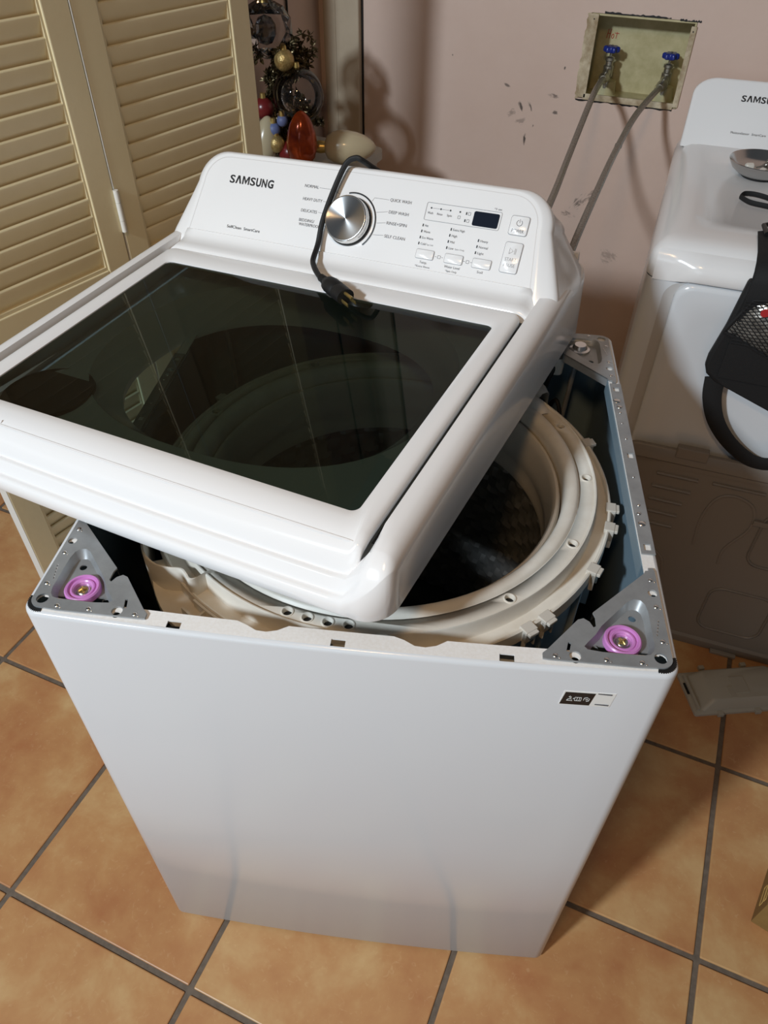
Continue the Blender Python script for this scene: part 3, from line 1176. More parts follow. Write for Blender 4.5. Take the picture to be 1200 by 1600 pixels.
def conout(off, base=.332, top=.302, hgt=.147, r=.052, s0=-.045):
    """console outline in panel coordinates from lower left over the top to lower right"""
    L = []
    base, top, hgt, r = base - off, top - off, hgt - off, r - off
    xs_ = lambda s: base + (top - base) * clamp(s / .100)
    for i in range(8):
        s = s0 + (hgt - r - s0) * i / 7
        L.append((-xs_(s), s))
    for i in range(1, 12):
        a = PI - PI / 2 * i / 12
        L.append((-(xs_(hgt - r) - r) + r * math.cos(a), hgt - r + r * math.sin(a)))
    n_ = 24
    for i in range(n_ + 1):
        x = -(xs_(hgt - r) - r) + 2 * (xs_(hgt - r) - r) * i / n_
        L.append((x, hgt + .0015 * (1 - (x / .25) ** 2)))
    for x, s in list(L[:19])[::-1]:
        L.append((-x, s))
    return L


specs = [(0, .303, .2875, .1405, .046), (-.0008, .308, .2905, .1425, .048), (-.0050, .325, .2970, .1455, .051), (-.0072, .3325, .2998, .1468, .052), (-.0100, .3375, .3015, .1474, .052), (-.0140, .3400, .3025, .1475, .052), (-.020, .3410, .3028, .1475, .052)]
rings = [[F(x, s, h_) for x, s in conout(0, b_, t_, g_, r_)] for h_, b_, t_, g_, r_ in specs]
for k_, (yb, sh) in enumerate(((.615, -.004), (.655, -.014), (.688, -.026), (.700, -.036))):
    rg = []
    for x, s in conout(0.0, .3428, .3030, .1475, .052):
        pf = F(x, s, -.020)
        yy = max(pf.y + .003 * (k_ + 1), yb)
        rg.append((x * (1, 1, .986, .953)[k_], yy, pf.z + sh * clamp(s / .146) * 1.4))
    rings.append(rg)
q = MB()
q.loft(rings, closed=False)
q.add(rings[0], [tuple(range(len(rings[0])))])
q.add(rings[-1], [tuple(range(len(rings[0])))])
q.build('console', M_white, COV, smooth=45)
# lower back wall
MB().box(-.325, .325, .694, .700, .0, .12).build('rear_wall', M_white, COV, smooth=0)
# curved step between console and lid
q = MB()
rings = []
for i in range(41):
    x = -.3135 + .627 * i / 40
    e_ = .35 + .65 * qc((.3135 - abs(x)) / .012)
    rings.append([(x, y_, lidz(.52) - .016 + (z_ - (lidz(.52) - .016)) * e_) for y_, z_ in ((.5045, lidz(.506) - .016), (.5065, lidz(.506) - .003), (.511, lidz(.51) + .0010), (.522, lidz(.52) + .0016), (.533, lidz(.53) + .0028), (.5405, lidz(.54) + .007), (.546, lidz(.54) + .014), (.575, lidz(.54) + .006))])
q.loft(rings, closed=False)
q.build('hinge_cowl', M_white, COV, smooth=60)
# fine inset line on the panel
inset = [p for p in conout(.004, .303, .2875, .1405, .046) if p[1] > .012]
q = MB()
a_ = [F(x, s, .0002) for x, s in inset]
b_ = [F(x * .9975, s - .0008 * (1 if s > .1 else 0), .0002) for x, s in inset]
q.loft([a_, b_], closed=False)
q.build('inset_line', M_faint, COV, smooth=0)

# lid ---------------------------------------------------------------------------
LID = empty('lid')
LID.parent = COV
LX, LY0, LY1 = .3035, .0190, .5035
GX, GY0, GY1 = .2765, .073, .4630


def lidtop(x, y):
    z = lidz(y) + .001
    d_ = .040 - (y - yfr(x))
    if d_ > 0:
        z -= .55 * d_ + 48.0 * d_ * d_
    return z


def lo(off, r=.016):
    return rrect(-LX + off, LX - off, LY0 + off, LY1 - off, max(r - off, .003), 8, 30, CBU)


q = MB()
rings = []
for o_, dzz in ((.006, -.013), (.001, -.0125), (0, -.0105), (0, -.0065), (.0010, -.0038), (.0030, -.0015), (.0060, -.0003), (.0095, 0)):
    rings.append([(x, y, lidtop(x, y) + dzz) for x, y in lo(o_)])
ins = .010
ro_ = rrect(-GX - .008, GX + .008, GY0 - .014, GY1 + .009, .016, 8, 30)
rings.append([(x, y, lidtop(x, y)) for x, y in ro_])
gi = rrect(-GX, GX, GY0, GY1, .010, 8, 30)
rings.append([(x, y, lidtop(x, y) - .0035) for x, y in gi])
rings.append([(x, y, lidtop(x, y) - .0090) for x, y in gi])
rings.append([(x, y, lidtop(x, y) - .0125) for x, y in rrect(-GX - .006, GX + .006, GY0 - .006, GY1 + .006, .010, 8, 30)])
q.loft(rings, loop=True)
q.build('lid_frame', M_white, LID, smooth=50)
q = MB()
gg = rrect(-GX - .003, GX + .003, GY0 - .003, GY1 + .003, .010, 8, 30)
q.add([(x, y, lidz(y) - .0042) for x, y in gg], [tuple(range(len(gg)))])
gl = q.build('lid_glass', M_glass, LID, smooth=0)
gl['label'] = 'smoked glass pane'
# fold line across the lid front
q = MB()
xs = [-.290 + .580 * i / 30 for i in range(31)]
q.loft([[(x, .036 + yfr(x) * .8, lidtop(x, .036 + yfr(x) * .8) + .0002) for x in xs], [(x, .0363 + yfr(x) * .8, lidtop(x, .0363 + yfr(x) * .8) + .0002) for x in xs]], closed=False)
q.build('fold_line', M_faint, LID, smooth=0)
q = MB()
q.tube([(-.200, .036, lidtop(-.2, .036) + .0003), (-.1985, .0375, lidtop(-.2, .0375) + .0003), (-.199, .034, lidtop(-.2, .034) + .0003)], .0007, 5)
q.build('scuff_mark', M_print, LID, smooth=0)
# black strip draws the shade of the gap beside the lid
for sx in (-1, 1):
    q = MB()
    ys = [.05 + .448 * i / 12 for i in range(13)]
    q.loft([[(sx * .3045, y, lidz(y) - .013) for y in ys], [(sx * .3125, y, lidz(y) - .013) for y in ys]], closed=False)
    q.build('lid_gap_shade', M_rubber, COV, smooth=0)
# dispenser cup in the deck
MB().lathe([(0, .004), (.056, .004), (.062, .005), (.063, 0)], 40, (-.246, .150, dz(0, .150) - .001)).build('dispenser_cup', M_dark, COV)

# ---- panel lettering and controls
def word(txt, x, s, h, m=M_print, align='LEFT', width=None, bold=0.0, nm='lettering', par=COV, lift=.0005):
    return text_obj(nm, txt, h, FM(x, s, lift), m, par, align=align, width=width, bold=bold)


def brand(M, total, h, m, par):
    root_w = total
    letters = [('S', 0, .112, .020), ('S', .452, .112, .020), ('U', .582, .106, .034), ('N', .708, .108, .030), ('G', .836, .124, .034)]
    vs_ = []
    me_all = []
    for ch, a, wd, bo in letters:
        o = text_obj('brand_letter', ch, h, M @ Matrix.Translation((a * total / .96, 0, 0)), m, par, align='LEFT', width=wd * total / .96, bold=bo)
    # the A is a plain wedge without a bar
    a0, a1 = .128 * total / .96, .258 * total / .96
    tk = .033 * total / .96
    mid = (a0 + a1) / 2
    q_ = MB()
    q_.M = M
    hh = h / 2
    q_.add([(a0, -hh, 0), (a0 + tk, -hh, 0), (mid, hh * .38, 0), (a1 - tk, -hh, 0), (a1, -hh, 0), (mid + tk * .62, hh, 0), (mid - tk * .62, hh, 0)], [(0, 1, 2, 6), (2, 3, 4, 5), (6, 2, 5)])
    q_.build('brand_letter', m, par, smooth=0)
    m0, m1 = .278 * total / .96, .432 * total / .96
    mm_ = (m0 + m1) / 2
    q_ = MB()
    q_.M = M
    q_.add([(m0, -hh, 0), (m0 + tk * .85, -hh, 0), (m0 + tk * .85, hh * .45, 0), (mm_, -hh, 0), (m1 - tk * .85, hh * .45, 0), (m1 - tk * .85, -hh, 0), (m1, -hh, 0), (m1, hh, 0), (m1 - tk * 1.1, hh, 0), (mm_, -hh * .15, 0), (m0 + tk * 1.1, hh, 0), (m0, hh, 0)],
           [(0, 1, 2, 10, 11), (2, 3, 9, 10), (3, 4, 8, 9), (4, 5, 6, 7, 8)])
    q_.build('brand_letter', m, par, smooth=0)


brand(FM(-.235, .1035, .0005), .084, .0125, M_black, COV)
word('SelfClean', -.2225, .0292, .0046, M_black, width=.028, bold=.004)
word('SmartCare', -.1895, .0292, .0046, M_black, width=.031, bold=.004)
for tx, x0, s_, wd in (('NORMAL', -.094, .109, .025), ('HEAVY DUTY', -.0925, .0895, .0345), ('DELICATES', -.0915, .0720, .0285), ('BEDDING/', -.0915, .0575, .0275), ('WATERPROOF', -.0905, .0510, .0375)):
    word(tx, x0, s_, .0046, M_print, width=wd)
for tx, x0, s_, wd in (('QUICK WASH', .0555, .106, .0345), ('DEEP WASH', .0575, .0887, .0325), ('RINSE+SPIN', .0580, .0727, .0330), ('SELF CLEAN', .0592, .0537, .0340)):
    word(tx, x0, s_, .0046, M_print, width=wd)
KX, KS = -.0030, .0660
for pts in ([(-.0675, .1085), (-.045, .1085), (-.030, .1035)], [(-.056, .0893), (-.050, .0893), (-.042, .0860)], [(-.061, .0722), (-.046, .0712)], [(-.0515, .0515), (-.044, .0535)],
            [(.0535, .1055), (.029, .1055), (.026, .1000)], [(.0555, .0885), (.037, .0850)], [(.0562, .0725), (.042, .0700)], [(.0575, .0540), (.040, .0525)]):
    MB().tube([F(x, s, .0003) for x, s in pts], .0003, 4).build('leader_line', M_line, COV, smooth=0)
# arc print round the knob
arc = MB()
pts = [F(KX + .0425 * math.cos(R_(a)), KS + .0425 * math.sin(R_(a)), .0005) for a in range(-46, 108, 4)]
arc.tube(pts, (.0005, .0013), 6, flat=en)
arc.build('dial_arc', M_black, COV, smooth=0)
KM = FM(KX, KS, 0)
kb = MB()
kb.lathe([(0, 0), (.0362, 0), (.0366, .002), (.0355, .004), (.0350, .0045)], 64)
ko = kb.build('dial', M_dark, COV, smooth=50)
ko.matrix_local = KM
k2 = MB().lathe([(.0346, .0040), (.0346, .0150), (.0340, .0168), (.0330, .0176), (.0322, .0176)], 64).build('dial_rim', M_chrome, ko, smooth=50)
k3 = MB().lathe([(.0323, .0175), (.0317, .0171), (.0004, .0168), (0.0, .0168)], 96).build('dial_cap', M_knob, ko, smooth=50)


def panel_frame(x0, x1, s0, s1, r, wd, m, nm, par=COV, h=.0006):
    a = rrect(x0, x1, s0, s1, r, 5, 2)
    b = rrect(x0 + wd, x1 - wd, s0 + wd, s1 - wd, max(r - wd, .0004), 5, 2)
    q_ = MB()
    q_.loft([[F(x, s, h) for x, s in a], [F(x, s, h) for x, s in b]])
    return q_.build(nm, m, par, smooth=0)


def panel_button(x0, x1, s0, s1, r, nm='button'):
    q_ = MB()
    q_.loft([[F(x, s, 0) for x, s in rrect(x0, x1, s0, s1, r, 5, 2)], [F(x, s, .0016) for x, s in rrect(x0, x1, s0, s1, r, 5, 2)], [F(x, s, .0022) for x, s in rrect(x0 + .0006, x1 - .0006, s0 + .0006, s1 - .0006, r, 5, 2)]], cap1=True)
    return q_.build(nm, M_white, COV, smooth=40)


M_outl = mat('grey_outline', rgb(140, 140, 142), 0.4)
panel_frame(.115, .2305, .0850, .1105, .0025, .0006, M_outl, 'display_frame')
q = MB()
q.loft([[F(x, s, 0) for x, s in rrect(.1895, .2275, .0872, .1072, .0025, 5, 2)], [F(x, s, .0008) for x, s in rrect(.1895, .2275, .0872, .1072, .0025, 5, 2)]], cap1=True)
q.build('display', M_disp, COV, smooth=0)
bp = panel_button(.2455, .2715, .0830, .1085, .0032)
panel_frame(.2448, .2722, .0823, .1092, .0036, .0007, M_outl, 'button_outline', bp, .0012)
bs = panel_button(.2465, .2715, .0310, .0725, .0032)
panel_frame(.2458, .2722, .0303, .0732, .0036, .0007, M_outl, 'button_outline', bs, .0012)
word('POWER', .2585, .0885, .0048, M_print, 'CENTER', .0175, par=bp, lift=.0025)
pi_ = MB()
pi_.tube([F(.2585 + .0040 * math.cos(R_(a)), .0992 + .0040 * math.sin(R_(a)), .0025) for a in range(115, 426, 12)], .0003, 4)
pi_.tube([F(.2585, .0996, .0025), F(.2585, .1044, .0025)], .0003, 4)
pi_.build('power_symbol', M_print, bp, smooth=0)
word('START', .2590, .0492, .0048, M_line, 'CENTER', .0165, par=bs, lift=.0025)
word('PAUSE', .2590, .0412, .0048, M_line, 'CENTER', .0165, par=bs, lift=.0025)
pi_ = MB()
pi_.tube([F(x, s, .0025) for x, s in ((.2545, .0565), (.2545, .0645), (.2600, .0605), (.2545, .0565))], .0003, 4)
pi_.tube([F(.2622, .0565, .0025), F(.2622, .0645, .0025)], .0003, 4)
pi_.tube([F(.2638, .0565, .0025), F(.2638, .0645, .0025)], .0003, 4)
pi_.build('play_symbol', M_line, bs, smooth=0)
for x0, lab, sub, lw, sw in ((.1165, 'Temp.', '*Extra Rinse', .012, .0235), (.1620, 'Water Level', '*Spin Only', .0240, .0180), (.2050, 'Soil', '', .0085, 0)):
    bb = panel_button(x0, x0 + .0275, .0305, .0432, .002)
    panel_frame(x0 - .0006, x0 + .0281, .0299, .0438, .0024, .0006, M_outl, 'button_outline', bb, .0012)
    word(lab, x0 + .0140, .0255, .0036, M_print, 'CENTER', lw)
    if sub:
        word(sub, x0 + .0140, .0195, .0026, M_print, 'CENTER', sw)
led = MB()
for x, s in ((.1165, .0775), (.1165, .0690), (.1165, .0602), (.1165, .0515), (.1610, .0775), (.1610, .0690), (.1610, .0602), (.1610, .0515), (.2055, .0680), (.2055, .0595), (.2055, .0510), (.1780, .1022), (.1780, .0922)):
    led.loft([[F(a, b, .0004) for a, b in ((x - .0009, s - .0019), (x + .0009, s - .0019), (x + .0009, s + .0019), (x - .0009, s + .0019))]] * 2, cap1=True)
for x in (.1230, .1380, .1530, .1680):
    led.loft([[F(a, b, .0004) for a, b in circ(x, .1030, .0013, 10)]] * 2, cap1=True)
tag(led.build('indicator_marks', M_black, COV, smooth=0), kind='stuff')
for tx, x, s, wd in (('Hot', .1195, .0775, .0055), ('Warm', .1195, .0690, .0105), ('Eco Warm', .1195, .0602, .0175), ('Cold', .1195, .0515, .0080), ('Extra High', .1640, .0775, .0180), ('High', .1640, .0690, .0085), ('Mid', .1640, .0602, .0065), ('Low', .1640, .0515, .0075),
                     ('Heavy', .2085, .0680, .0115), ('Normal', .2085, .0595, .0135), ('Light', .2085, .0510, .0095)):
    word(tx, x, s, .0034, M_print, width=wd)
word('Tap Cold', .1285, .0512, .0022, M_line, width=.0105)
word('Spin Only', .1735, .0512, .0022, M_line, width=.0150)
for tx, x, wd in (('Wash', .1230, .0085), ('Rinse', .1380, .0085), ('Spin', .1530, .0075)):
    word(tx, x, .0960, .0032, M_print, 'CENTER', wd)
word('*3 sec', .2170, .1140, .0028, M_print, width=.0115)
dl = MB()
dl.tube([F(.1250, .1030, .0003), F(.1360, .1030, .0003)], .0002, 4)
dl.tube([F(.1400, .1030, .0003), F(.1510, .1030, .0003)], .0002, 4)
for x, s in ((.1680, .0955), (.1825, .1022), (.1825, .0922)):
    dl.tube([F(a, b, .0003) for a, b in rrect(x - .0018, x + .0018, s - .0020, s + .0020, .0007, 3, 1)], .00025, 4, closed=True)
for xa in (.1490, .1935):
    dl.tube([F(a, b, .0003) for a, b in rrect(xa + .0015, xa + .0060, .0345, .0385, .0007, 3, 1)], .00025, 4, closed=True)
    dl.tube([F(xa - .0028, .0365, .0003), F(xa - .0004, .0365, .0003)], .00025, 4)
    dl.tube([F(xa + .0078, .0365, .0003), F(xa + .0102, .0365, .0003)], .00025, 4)
tag(dl.build('panel_symbols', M_print, COV, smooth=0), kind='stuff')

# ------------------------------------------------------------------ power cord draped over the console
CORD = empty('power_cord', matrix=CM @ Matrix.Translation((.0, .62, .225)))
tag(CORD, 'black power cord with three-pin plug draped over the white console', 'cord')
ofs = Vector((.0, .62, .225))
cp = [Vector((.012, .716, .06)), Vector((.012, .716, .13)), Vector((.012, .708, .168)), Vector((.009, .672, .202)), Vector((.006, .640, .2225)), F(.000, .153, .009), F(-.010, .154, .014), F(-.024, .143, .014), F(-.036, .102, .012), F(-.042, .058, .013), F(-.042, .024, .012),
      Vector((-.038, .520, .1175)), Vector((-.029, .506, .1150)), Vector((-.016, .491, .1140)), Vector((.000, .476, .1130)), Vector((.013, .467, .1130))]
MB().tube([p - ofs for p in spline(cp, 8)], .0042, 10).build('cable', M_rubber, CORD)
pa, pb = Vector((.000, .476, .1135)), Vector((.066, .434, .1120))
dv = (pb - pa).normalized()
prs = []
L_ = (pb - pa).length
MB().tube([pa + dv * t_ - ofs for t_ in (0, .004, .008, .012, .016, .020, .024)], [.0048, .0062, .0052, .0066, .0056, .0074, .0080], 12).build('strain_relief', M_rubber, CORD)
nn = Vector((0, -.0667, 1)).normalized()
MB().tube([pa + dv * t_ - ofs for t_ in (.022, .026, .034, .050, .054, .058, L_)], [(.0070, .0080), (.0105, .0120), (.0115, .0135), (.0115, .0140), (.0100, .0125), (.0115, .0140), (.0110, .0135)], 16, flat=nn).build('plug_body', M_rubber, CORD, smooth=40)
sd = dv.cross(nn).normalized()
for k_ in (-1, 1):
    a = pa + dv * L_ + sd * (.0062 * k_) - nn * .004 - ofs
    MB().tube([a, a + dv * .017], (.0032, .0009), 4, flat=nn).build('blade', M_gold, CORD, smooth=0)
a = pa + dv * L_ + nn * .0058 - ofs
MB().tube([a, a + dv * .020], .0024, 10).build('ground_pin', M_gold, CORD)

# ================================================================== DRYER
DRY = empty('dryer', (.482, 1.07, 0), R_(3.5))
tag(DRY, 'white clothes dryer against the wall at the right picture edge', 'dryer')
DW_, DD_ = .686, .70


def dout(off, r=.03):
    return rrect(off, DW_ - off, off, DD_ - off, max(r - off, .004), 7, 12)


MB().loft([at_z(dout(0), .012), at_z(dout(0), .8985)], cap0=True).build('body', M_cab, DRY, smooth=50)
for fx in (.07, DW_ - .07):
    for fy_ in (.08, DD_ - .08):
        MB().lathe([(0, 0), (.02, 0), (.02, .006), (.008, .008), (.008, .014), (0, .014)], 16, (fx, fy_, 0)).build('levelling_foot', M_rubber, DRY)
# top with rounded shoulders and a shallow pressed field
q = MB()
rings = [at_z(dout(.0015), .8990), at_z(dout(-.0015, .033), .9005), at_z(dout(-.0015, .033), .926), at_z(dout(.0015, .036), .940), at_z(dout(.009, .04), .9525), at_z(dout(.019, .05), .9610), at_z(dout(.032, .06), .9655), at_z(dout(.050, .075), .9670)]
fld = rrect(.062, DW_ - .062, .125, .50, .035, 7, 12)
fl2 = rrect(.074, DW_ - .074, .137, .49, .028, 7, 12)
rings += [at_z(fld, .9670), at_z(fl2, .9625)]
q.loft(rings, cap1=True)
q.build('top_panel', M_white, DRY, smooth=50)
# console
q = MB()


def dcon(off, y0, z0, y1, z1, r=.05):
    L = []
    tw, bw = .672 - off, .679 - off
    hh = 1.0
    pts = []
    x0, x1 = .007 + off, .679 - off
    for i in range(5):
        pts.append((x0, .75 * i / 4))
    for i in range(1, 9):
        a = PI - PI / 2 * i / 8
        pts.append((x0 + r + r * math.cos(a), .75 + .25 * math.sin(a)))
    for i in range(1, 16):
        pts.append((x0 + r + (x1 - x0 - 2 * r) * i / 16, 1.0))
    for i in range(0, 8):
        a = PI / 2 - PI / 2 * i / 8
        pts.append((x1 - r + r * math.cos(a), .75 + .25 * math.sin(a)))
    for i in range(5):
        pts.append((x1, .75 - .75 * i / 4))
    return [(x, y0 + (y1 - y0) * t, z0 + (z1 - z0) * t) for x, t in pts]


rings = [dcon(.006, .578, .9600, .6560, 1.0820), dcon(.002, .5795, .9600, .6580, 1.0845), dcon(0, .5830, .9600, .6620, 1.0855), dcon(0, .66, .95, .684, 1.0800), dcon(.004, .696, .92, .699, 1.0650)]
q.loft(rings, closed=False)
q.add(rings[0], [tuple(range(len(rings[0])))])
q.add(rings[-1], [tuple(range(len(rings[0])))])
q.build('console', M_white, DRY, smooth=45)
dex, des = Vector((1, 0, 0)), Vector((0, .078, .122)).normalized()
den = dex.cross(des)
DM = Matrix((dex, des, den)).transposed().to_4x4()


def DFM(x, s):
    m = DM.copy()
    m.translation = Vector((x, .578, .960)) + des * s + den * .0008
    return m


brand(DFM(.112, .112), .088, .013, M_black, DRY)
text_obj('lettering', 'MoistureSensor', .0048, DFM(.108, .040), M_black, DRY, align='LEFT', width=.040)
text_obj('lettering', 'SmartCare', .0048, DFM(.153, .040), M_black, DRY, align='LEFT', width=.030)
# recessed door and channel on the front
q = MB()
fx0, fx1, fz0, fz1 = .040, DW_ - .040, .16, .897


def xz(P_, y):
    return [(p[0], y, p[1]) for p in P_]


d_out = rrect(.058, DW_ - .058, .18, .9030, .030, 7, 12)
d_in = rrect(.0665, DW_ - .0665, .19, .8935, .028, 7, 12)
q.loft([xz(d_out, .001), xz(d_out, -.010), xz(rrect(.0605, DW_ - .0605, .183, .9005, .028, 7, 12), -.0135), xz(d_in, -.0150), xz(rrect(.098, DW_ - .098, .25, .855, .040, 7, 12), -.0150), xz(rrect(.112, DW_ - .112, .265, .842, .034, 7, 12), -.0110)], cap1=True)
q.build('door', M_cab, DRY, smooth=45)
M_chan = mat('channel_grey', rgb(190, 188, 186), 0.35)
q = MB()
q.loft([xz(rrect(.0385, DW_ - .0385, .17, .9000, .032, 7, 12), -.0006), xz(rrect(.0575, DW_ - .0575, .18, .9000, .030, 7, 12), -.0006)])
q.build('door_channel', M_chan, DRY, smooth=0)  # flat band in a greyer tone than the body around it
# front brow that overhangs the channel
q = MB()
rings = []
for i in range(33):
    x = .012 + (DW_ - .024) * i / 32
    e_ = sstep(.045, .075, min(x, DW_ - x))
    zb = .899 + .010 * e_
    rings.append([(x, .002, zb), (x, -.0140 * e_ - .0014, zb), (x, -.0165 * e_ - .0016, zb + .005), (x, -.0165 * e_ - .0016, .930), (x, -.010 * e_, .944), (x, .010, .9535)])
q.loft(rings, closed=False)
q.build('front_brow', M_white, DRY, smooth=60)


# ------------------------------------------------------------------ things on the dryer
def dworld(x, y, z):
    c_, s_ = math.cos(R_(3.5)), math.sin(R_(3.5))
    return (.482 + c_ * x - s_ * y, 1.07 + s_ * x + c_ * y, z)


BZ = .9625
bc = dworld(.178, .425, BZ)
bowl = empty('parts_bowl', bc)
tag(bowl, 'shallow stainless steel bowl of small parts on the dryer top', 'bowl')
MB().lathe([(.030, .010), (.046, .012), (.058, .020), (.066, .032), (.0680, .0335), (.0690, .0325), (.0685, .030), (.060, .017), (.048, .008), (.030, .006)], 64, cap=True).build('dish', mat('polished_steel', (0.52, 0.51, 0.50, 1), 0.22, 1.0), bowl, smooth=50)
MB().lathe([(0, .010), (.031, .010), (.031, .006), (0, .006)], 40).build('dish_floor', M_chrome, bowl)
MB().lathe([(0, 0), (.036, 0), (.040, .003), (.040, .006), (.034, .008), (0, .008)], 48).build('magnet_base', M_rubber, bowl)
M_cap = mat('white_cap_plastic', rgb(226, 222, 212), 0.4)
for i, (dx, dy, rz, lab) in enumerate(((-.024, .004, .4, 'small white plastic cap in the steel bowl, left of the screws'), (.002, -.018, 1.1, 'small white plastic cap in the steel bowl, in front of the screws'))):
    c_ = MB().loft([at_z(rrect(-.009, .009, -.006, .006, .003, 4, 2), 0), at_z(rrect(-.009, .009, -.006, .006, .003, 4, 2), .006), at_z(rrect(-.0075, .0075, -.0048, .0048, .003, 4, 2), .0085)], cap0=True, cap1=True).build('plug_cap', M_cap, smooth=45)
    c_.location = (bc[0] + dx, bc[1] + dy, bc[2] + .0125)
    c_.rotation_euler = (0.12, -.05, rz)
    tag(c_, lab, 'cap', 'loose parts in the bowl')
M_screw = mat('zinc_screw', (0.35, 0.34, 0.31, 1), 0.35, 0.95)
for i, (dx, dy, rz, tl) in enumerate(((-.010, .012, 1.0, .5), (.000, .010, 2.0, .55), (.008, .016, .4, .35), (-.002, .020, 2.6, .3), (.016, .004, 1.5, .45))):
    s_ = MB()
    s_.tube([(0, 0, 0), (0, 0, .022)], .0016, 8)
    s_.lathe([(0, .022), (.004, .022), (.0045, .0235), (.003, .026), (0, .0265)], 12)
    so = s_.build('screw', M_screw, smooth=40)
    so.location = (bc[0] + dx, bc[1] + dy, bc[2] + .0125)
    so.rotation_euler = (1.57 - tl, 0, rz)
    tag(so, 'zinc screw lying with others in the steel bowl', 'screw', 'screws in the bowl')

# tool pouch
BAG = empty('tool_pouch', dworld(.30, -.03, .70))
BAG.rotation_euler = (0, 0, R_(3.5))
tag(BAG, 'black nylon tool pouch with mesh pocket hanging over the dryer front', 'tool pouch')


def bl(x, y, z):  # dryer coordinates -> pouch coordinates
    return (x - .30, y + .03, z - .70)


pouch = [(.168, .938), (.158, .850), (.146, .785), (.146, .765), (.153, .748), (.170, .735), (.290, .690), (.330, .680), (.470, .700), (.480, .760), (.455, .938)]
q = MB()
k = MB().plate(pouch, [], 0, .020)
q.add([bl(p[0], -.020 - p[2], p[1]) for p in k.v], k.f)
q.build('pouch_body', M_nylon, BAG, smooth=40, bevel=.006, seg=3)
# webbing over the top edge
q = MB()
rings = []
for y, z in ((-.046, .75), (-.046, .90), (-.043, .935), (-.034, .956), (-.018, .966), (.010, .9725), (.060, .9735), (.100, .9735)):
    rings.append([bl(.172 + .03 * clamp((z - .93) / .04) * .3, y, z), bl(.455, y, z), bl(.455, y + .004 + .004 * (z > .96), z - .004 * (z > .95)), bl(.172, y + .004, z - .004 * (z > .95))])
q.loft(rings, cap0=True, cap1=True)
q.build('webbing_flap', M_nylon, BAG, smooth=50)
q = MB()
for i in range(14):
    z = .905 - i * .0062
    MB().tube([bl(.174, -.0472, z), bl(.452, -.0472, z)], .0014, 6).build('webbing_rib', M_nylon, BAG, smooth=50)
# mesh pocket with shiny filling
def pocket_pt(u, v, off=0.0):
    bl_, tl_, tr_, br_ = (.156, .842), (.186, .908), (.400, .940), (.400, .742)
    x = (bl_[0] * (1 - u) + br_[0] * u) * (1 - v) + (tl_[0] * (1 - u) + tr_[0] * u) * v
    z = (bl_[1] * (1 - u) + br_[1] * u) * (1 - v) + (tl_[1] * (1 - u) + tr_[1] * u) * v
    bul = .030 * math.sin(PI * clamp(u)) ** .6 * math.sin(PI * clamp(v)) ** .7
    return bl(x, -.043 - bul - off, z)


M_foil = mat('crinkled_plastic', rgb(168, 160, 150), 0.22, 0.35, var=rgb(70, 66, 60), var_scale=50, bump=1.0, bump_scale=60)
q = MB()
q.loft([[pocket_pt(i / 16, j / 12, -.0015) for i in range(17)] for j in range(13)], closed=False)
q.build('pocket_filling', M_foil, BAG, smooth=60)
q = MB()
NU, NV = 34, 24
for d_ in (0, 1):
    for k in range(-NV, NU + NV, 2):
        line = []
        for j in range(NV + 1):
            i = k + (j if d_ == 0 else -j)
            if 0 <= i <= NU:
                line.append(pocket_pt(i / NU, j / NV, .001))
        if len(line) > 1:
            q.tube(line, .00075, 4, caps=False)
tag(q.build('pocket_mesh', M_nylon, BAG, smooth=0), kind='stuff')
q = MB()
q.tube([pocket_pt(u / 16, 1.0, .001) for u in range(16, -1, -1)] + [pocket_pt(0.0, v / 12, .001) for v in range(11, 0, -1)] + [pocket_pt(u / 16, 0.0, .001) for u in range(17)], .0035, 8)
q.build('pocket_binding', M_nylon, BAG)
M_redlab = mat('red_label', rgb(176, 40, 44), 0.4)
lq = Vector(pocket_pt(.13, .80, .0045))
q = MB()
q.M = Matrix.Translation(lq) @ Matrix.Rotation(PI / 2, 4, 'X')
q.lathe([(0, .0005), (.0075, .0005), (.0078, 0)], 20)
q.build('red_tag', M_redlab, BAG)
# hanging loop
lp = [bl(*p) for p in ((.172, -.034, .742), (.178, -.036, .700), (.200, -.037, .650), (.240, -.037, .605), (.292, -.037, .574), (.335, -.037, .580), (.380, -.036, .625), (.420, -.034, .690))]
q = MB()
pth = spline(lp, 6)
q.tube(pth, [(.0025, .019 - .004 * math.sin(PI * i / (len(pth) - 1))) for i in range(len(pth))], 8, flat=(0, 1, 0))
q.build('hanging_loop', M_nylon, BAG, smooth=50)
# buckle bar on the deck
q = MB()
q.tube([bl(*p) for p in ((.185, .075, .9775), (.180, .115, .9775), (.188, .122, .9775), (.30, .128, .9775), (.31, .120, .9775), (.305, .080, .9775))], .0042, 8)
q.build('buckle', M_dark, BAG)

# wrist loop tool
TL = empty('strap_handle', dworld(.27, .22, BZ))
tag(TL, 'black wrist strap with a round black handle on the dryer top', 'strap')
c0 = Vector(dworld(.27, .22, BZ))
lp = [(.140, .268), (.148, .288), (.172, .290), (.205, .270), (.235, .244), (.245, .222), (.225, .224), (.190, .234), (.158, .244)]
pts = [Vector(dworld(x, y, BZ + .0075)) - c0 for x, y in lp]
pts = spline(pts + [pts[0]], 6)[:-1]
MB().tube(pts, (.0050, .0018), 8, closed=True, flat=(0, 0, 1)).build('wrist_loop', M_nylon, TL, smooth=60)
MB().tube([Vector(dworld(.235, .225, BZ + .022)) - c0, Vector(dworld(.243, .215, BZ + .022)) - c0, Vector(dworld(.30, .17, BZ + .0225)) - c0, Vector(dworld(.36, .13, BZ + .0225)) - c0], [.016, .022, .022, .019], 20).build('handle', M_rubber, TL, smooth=50)

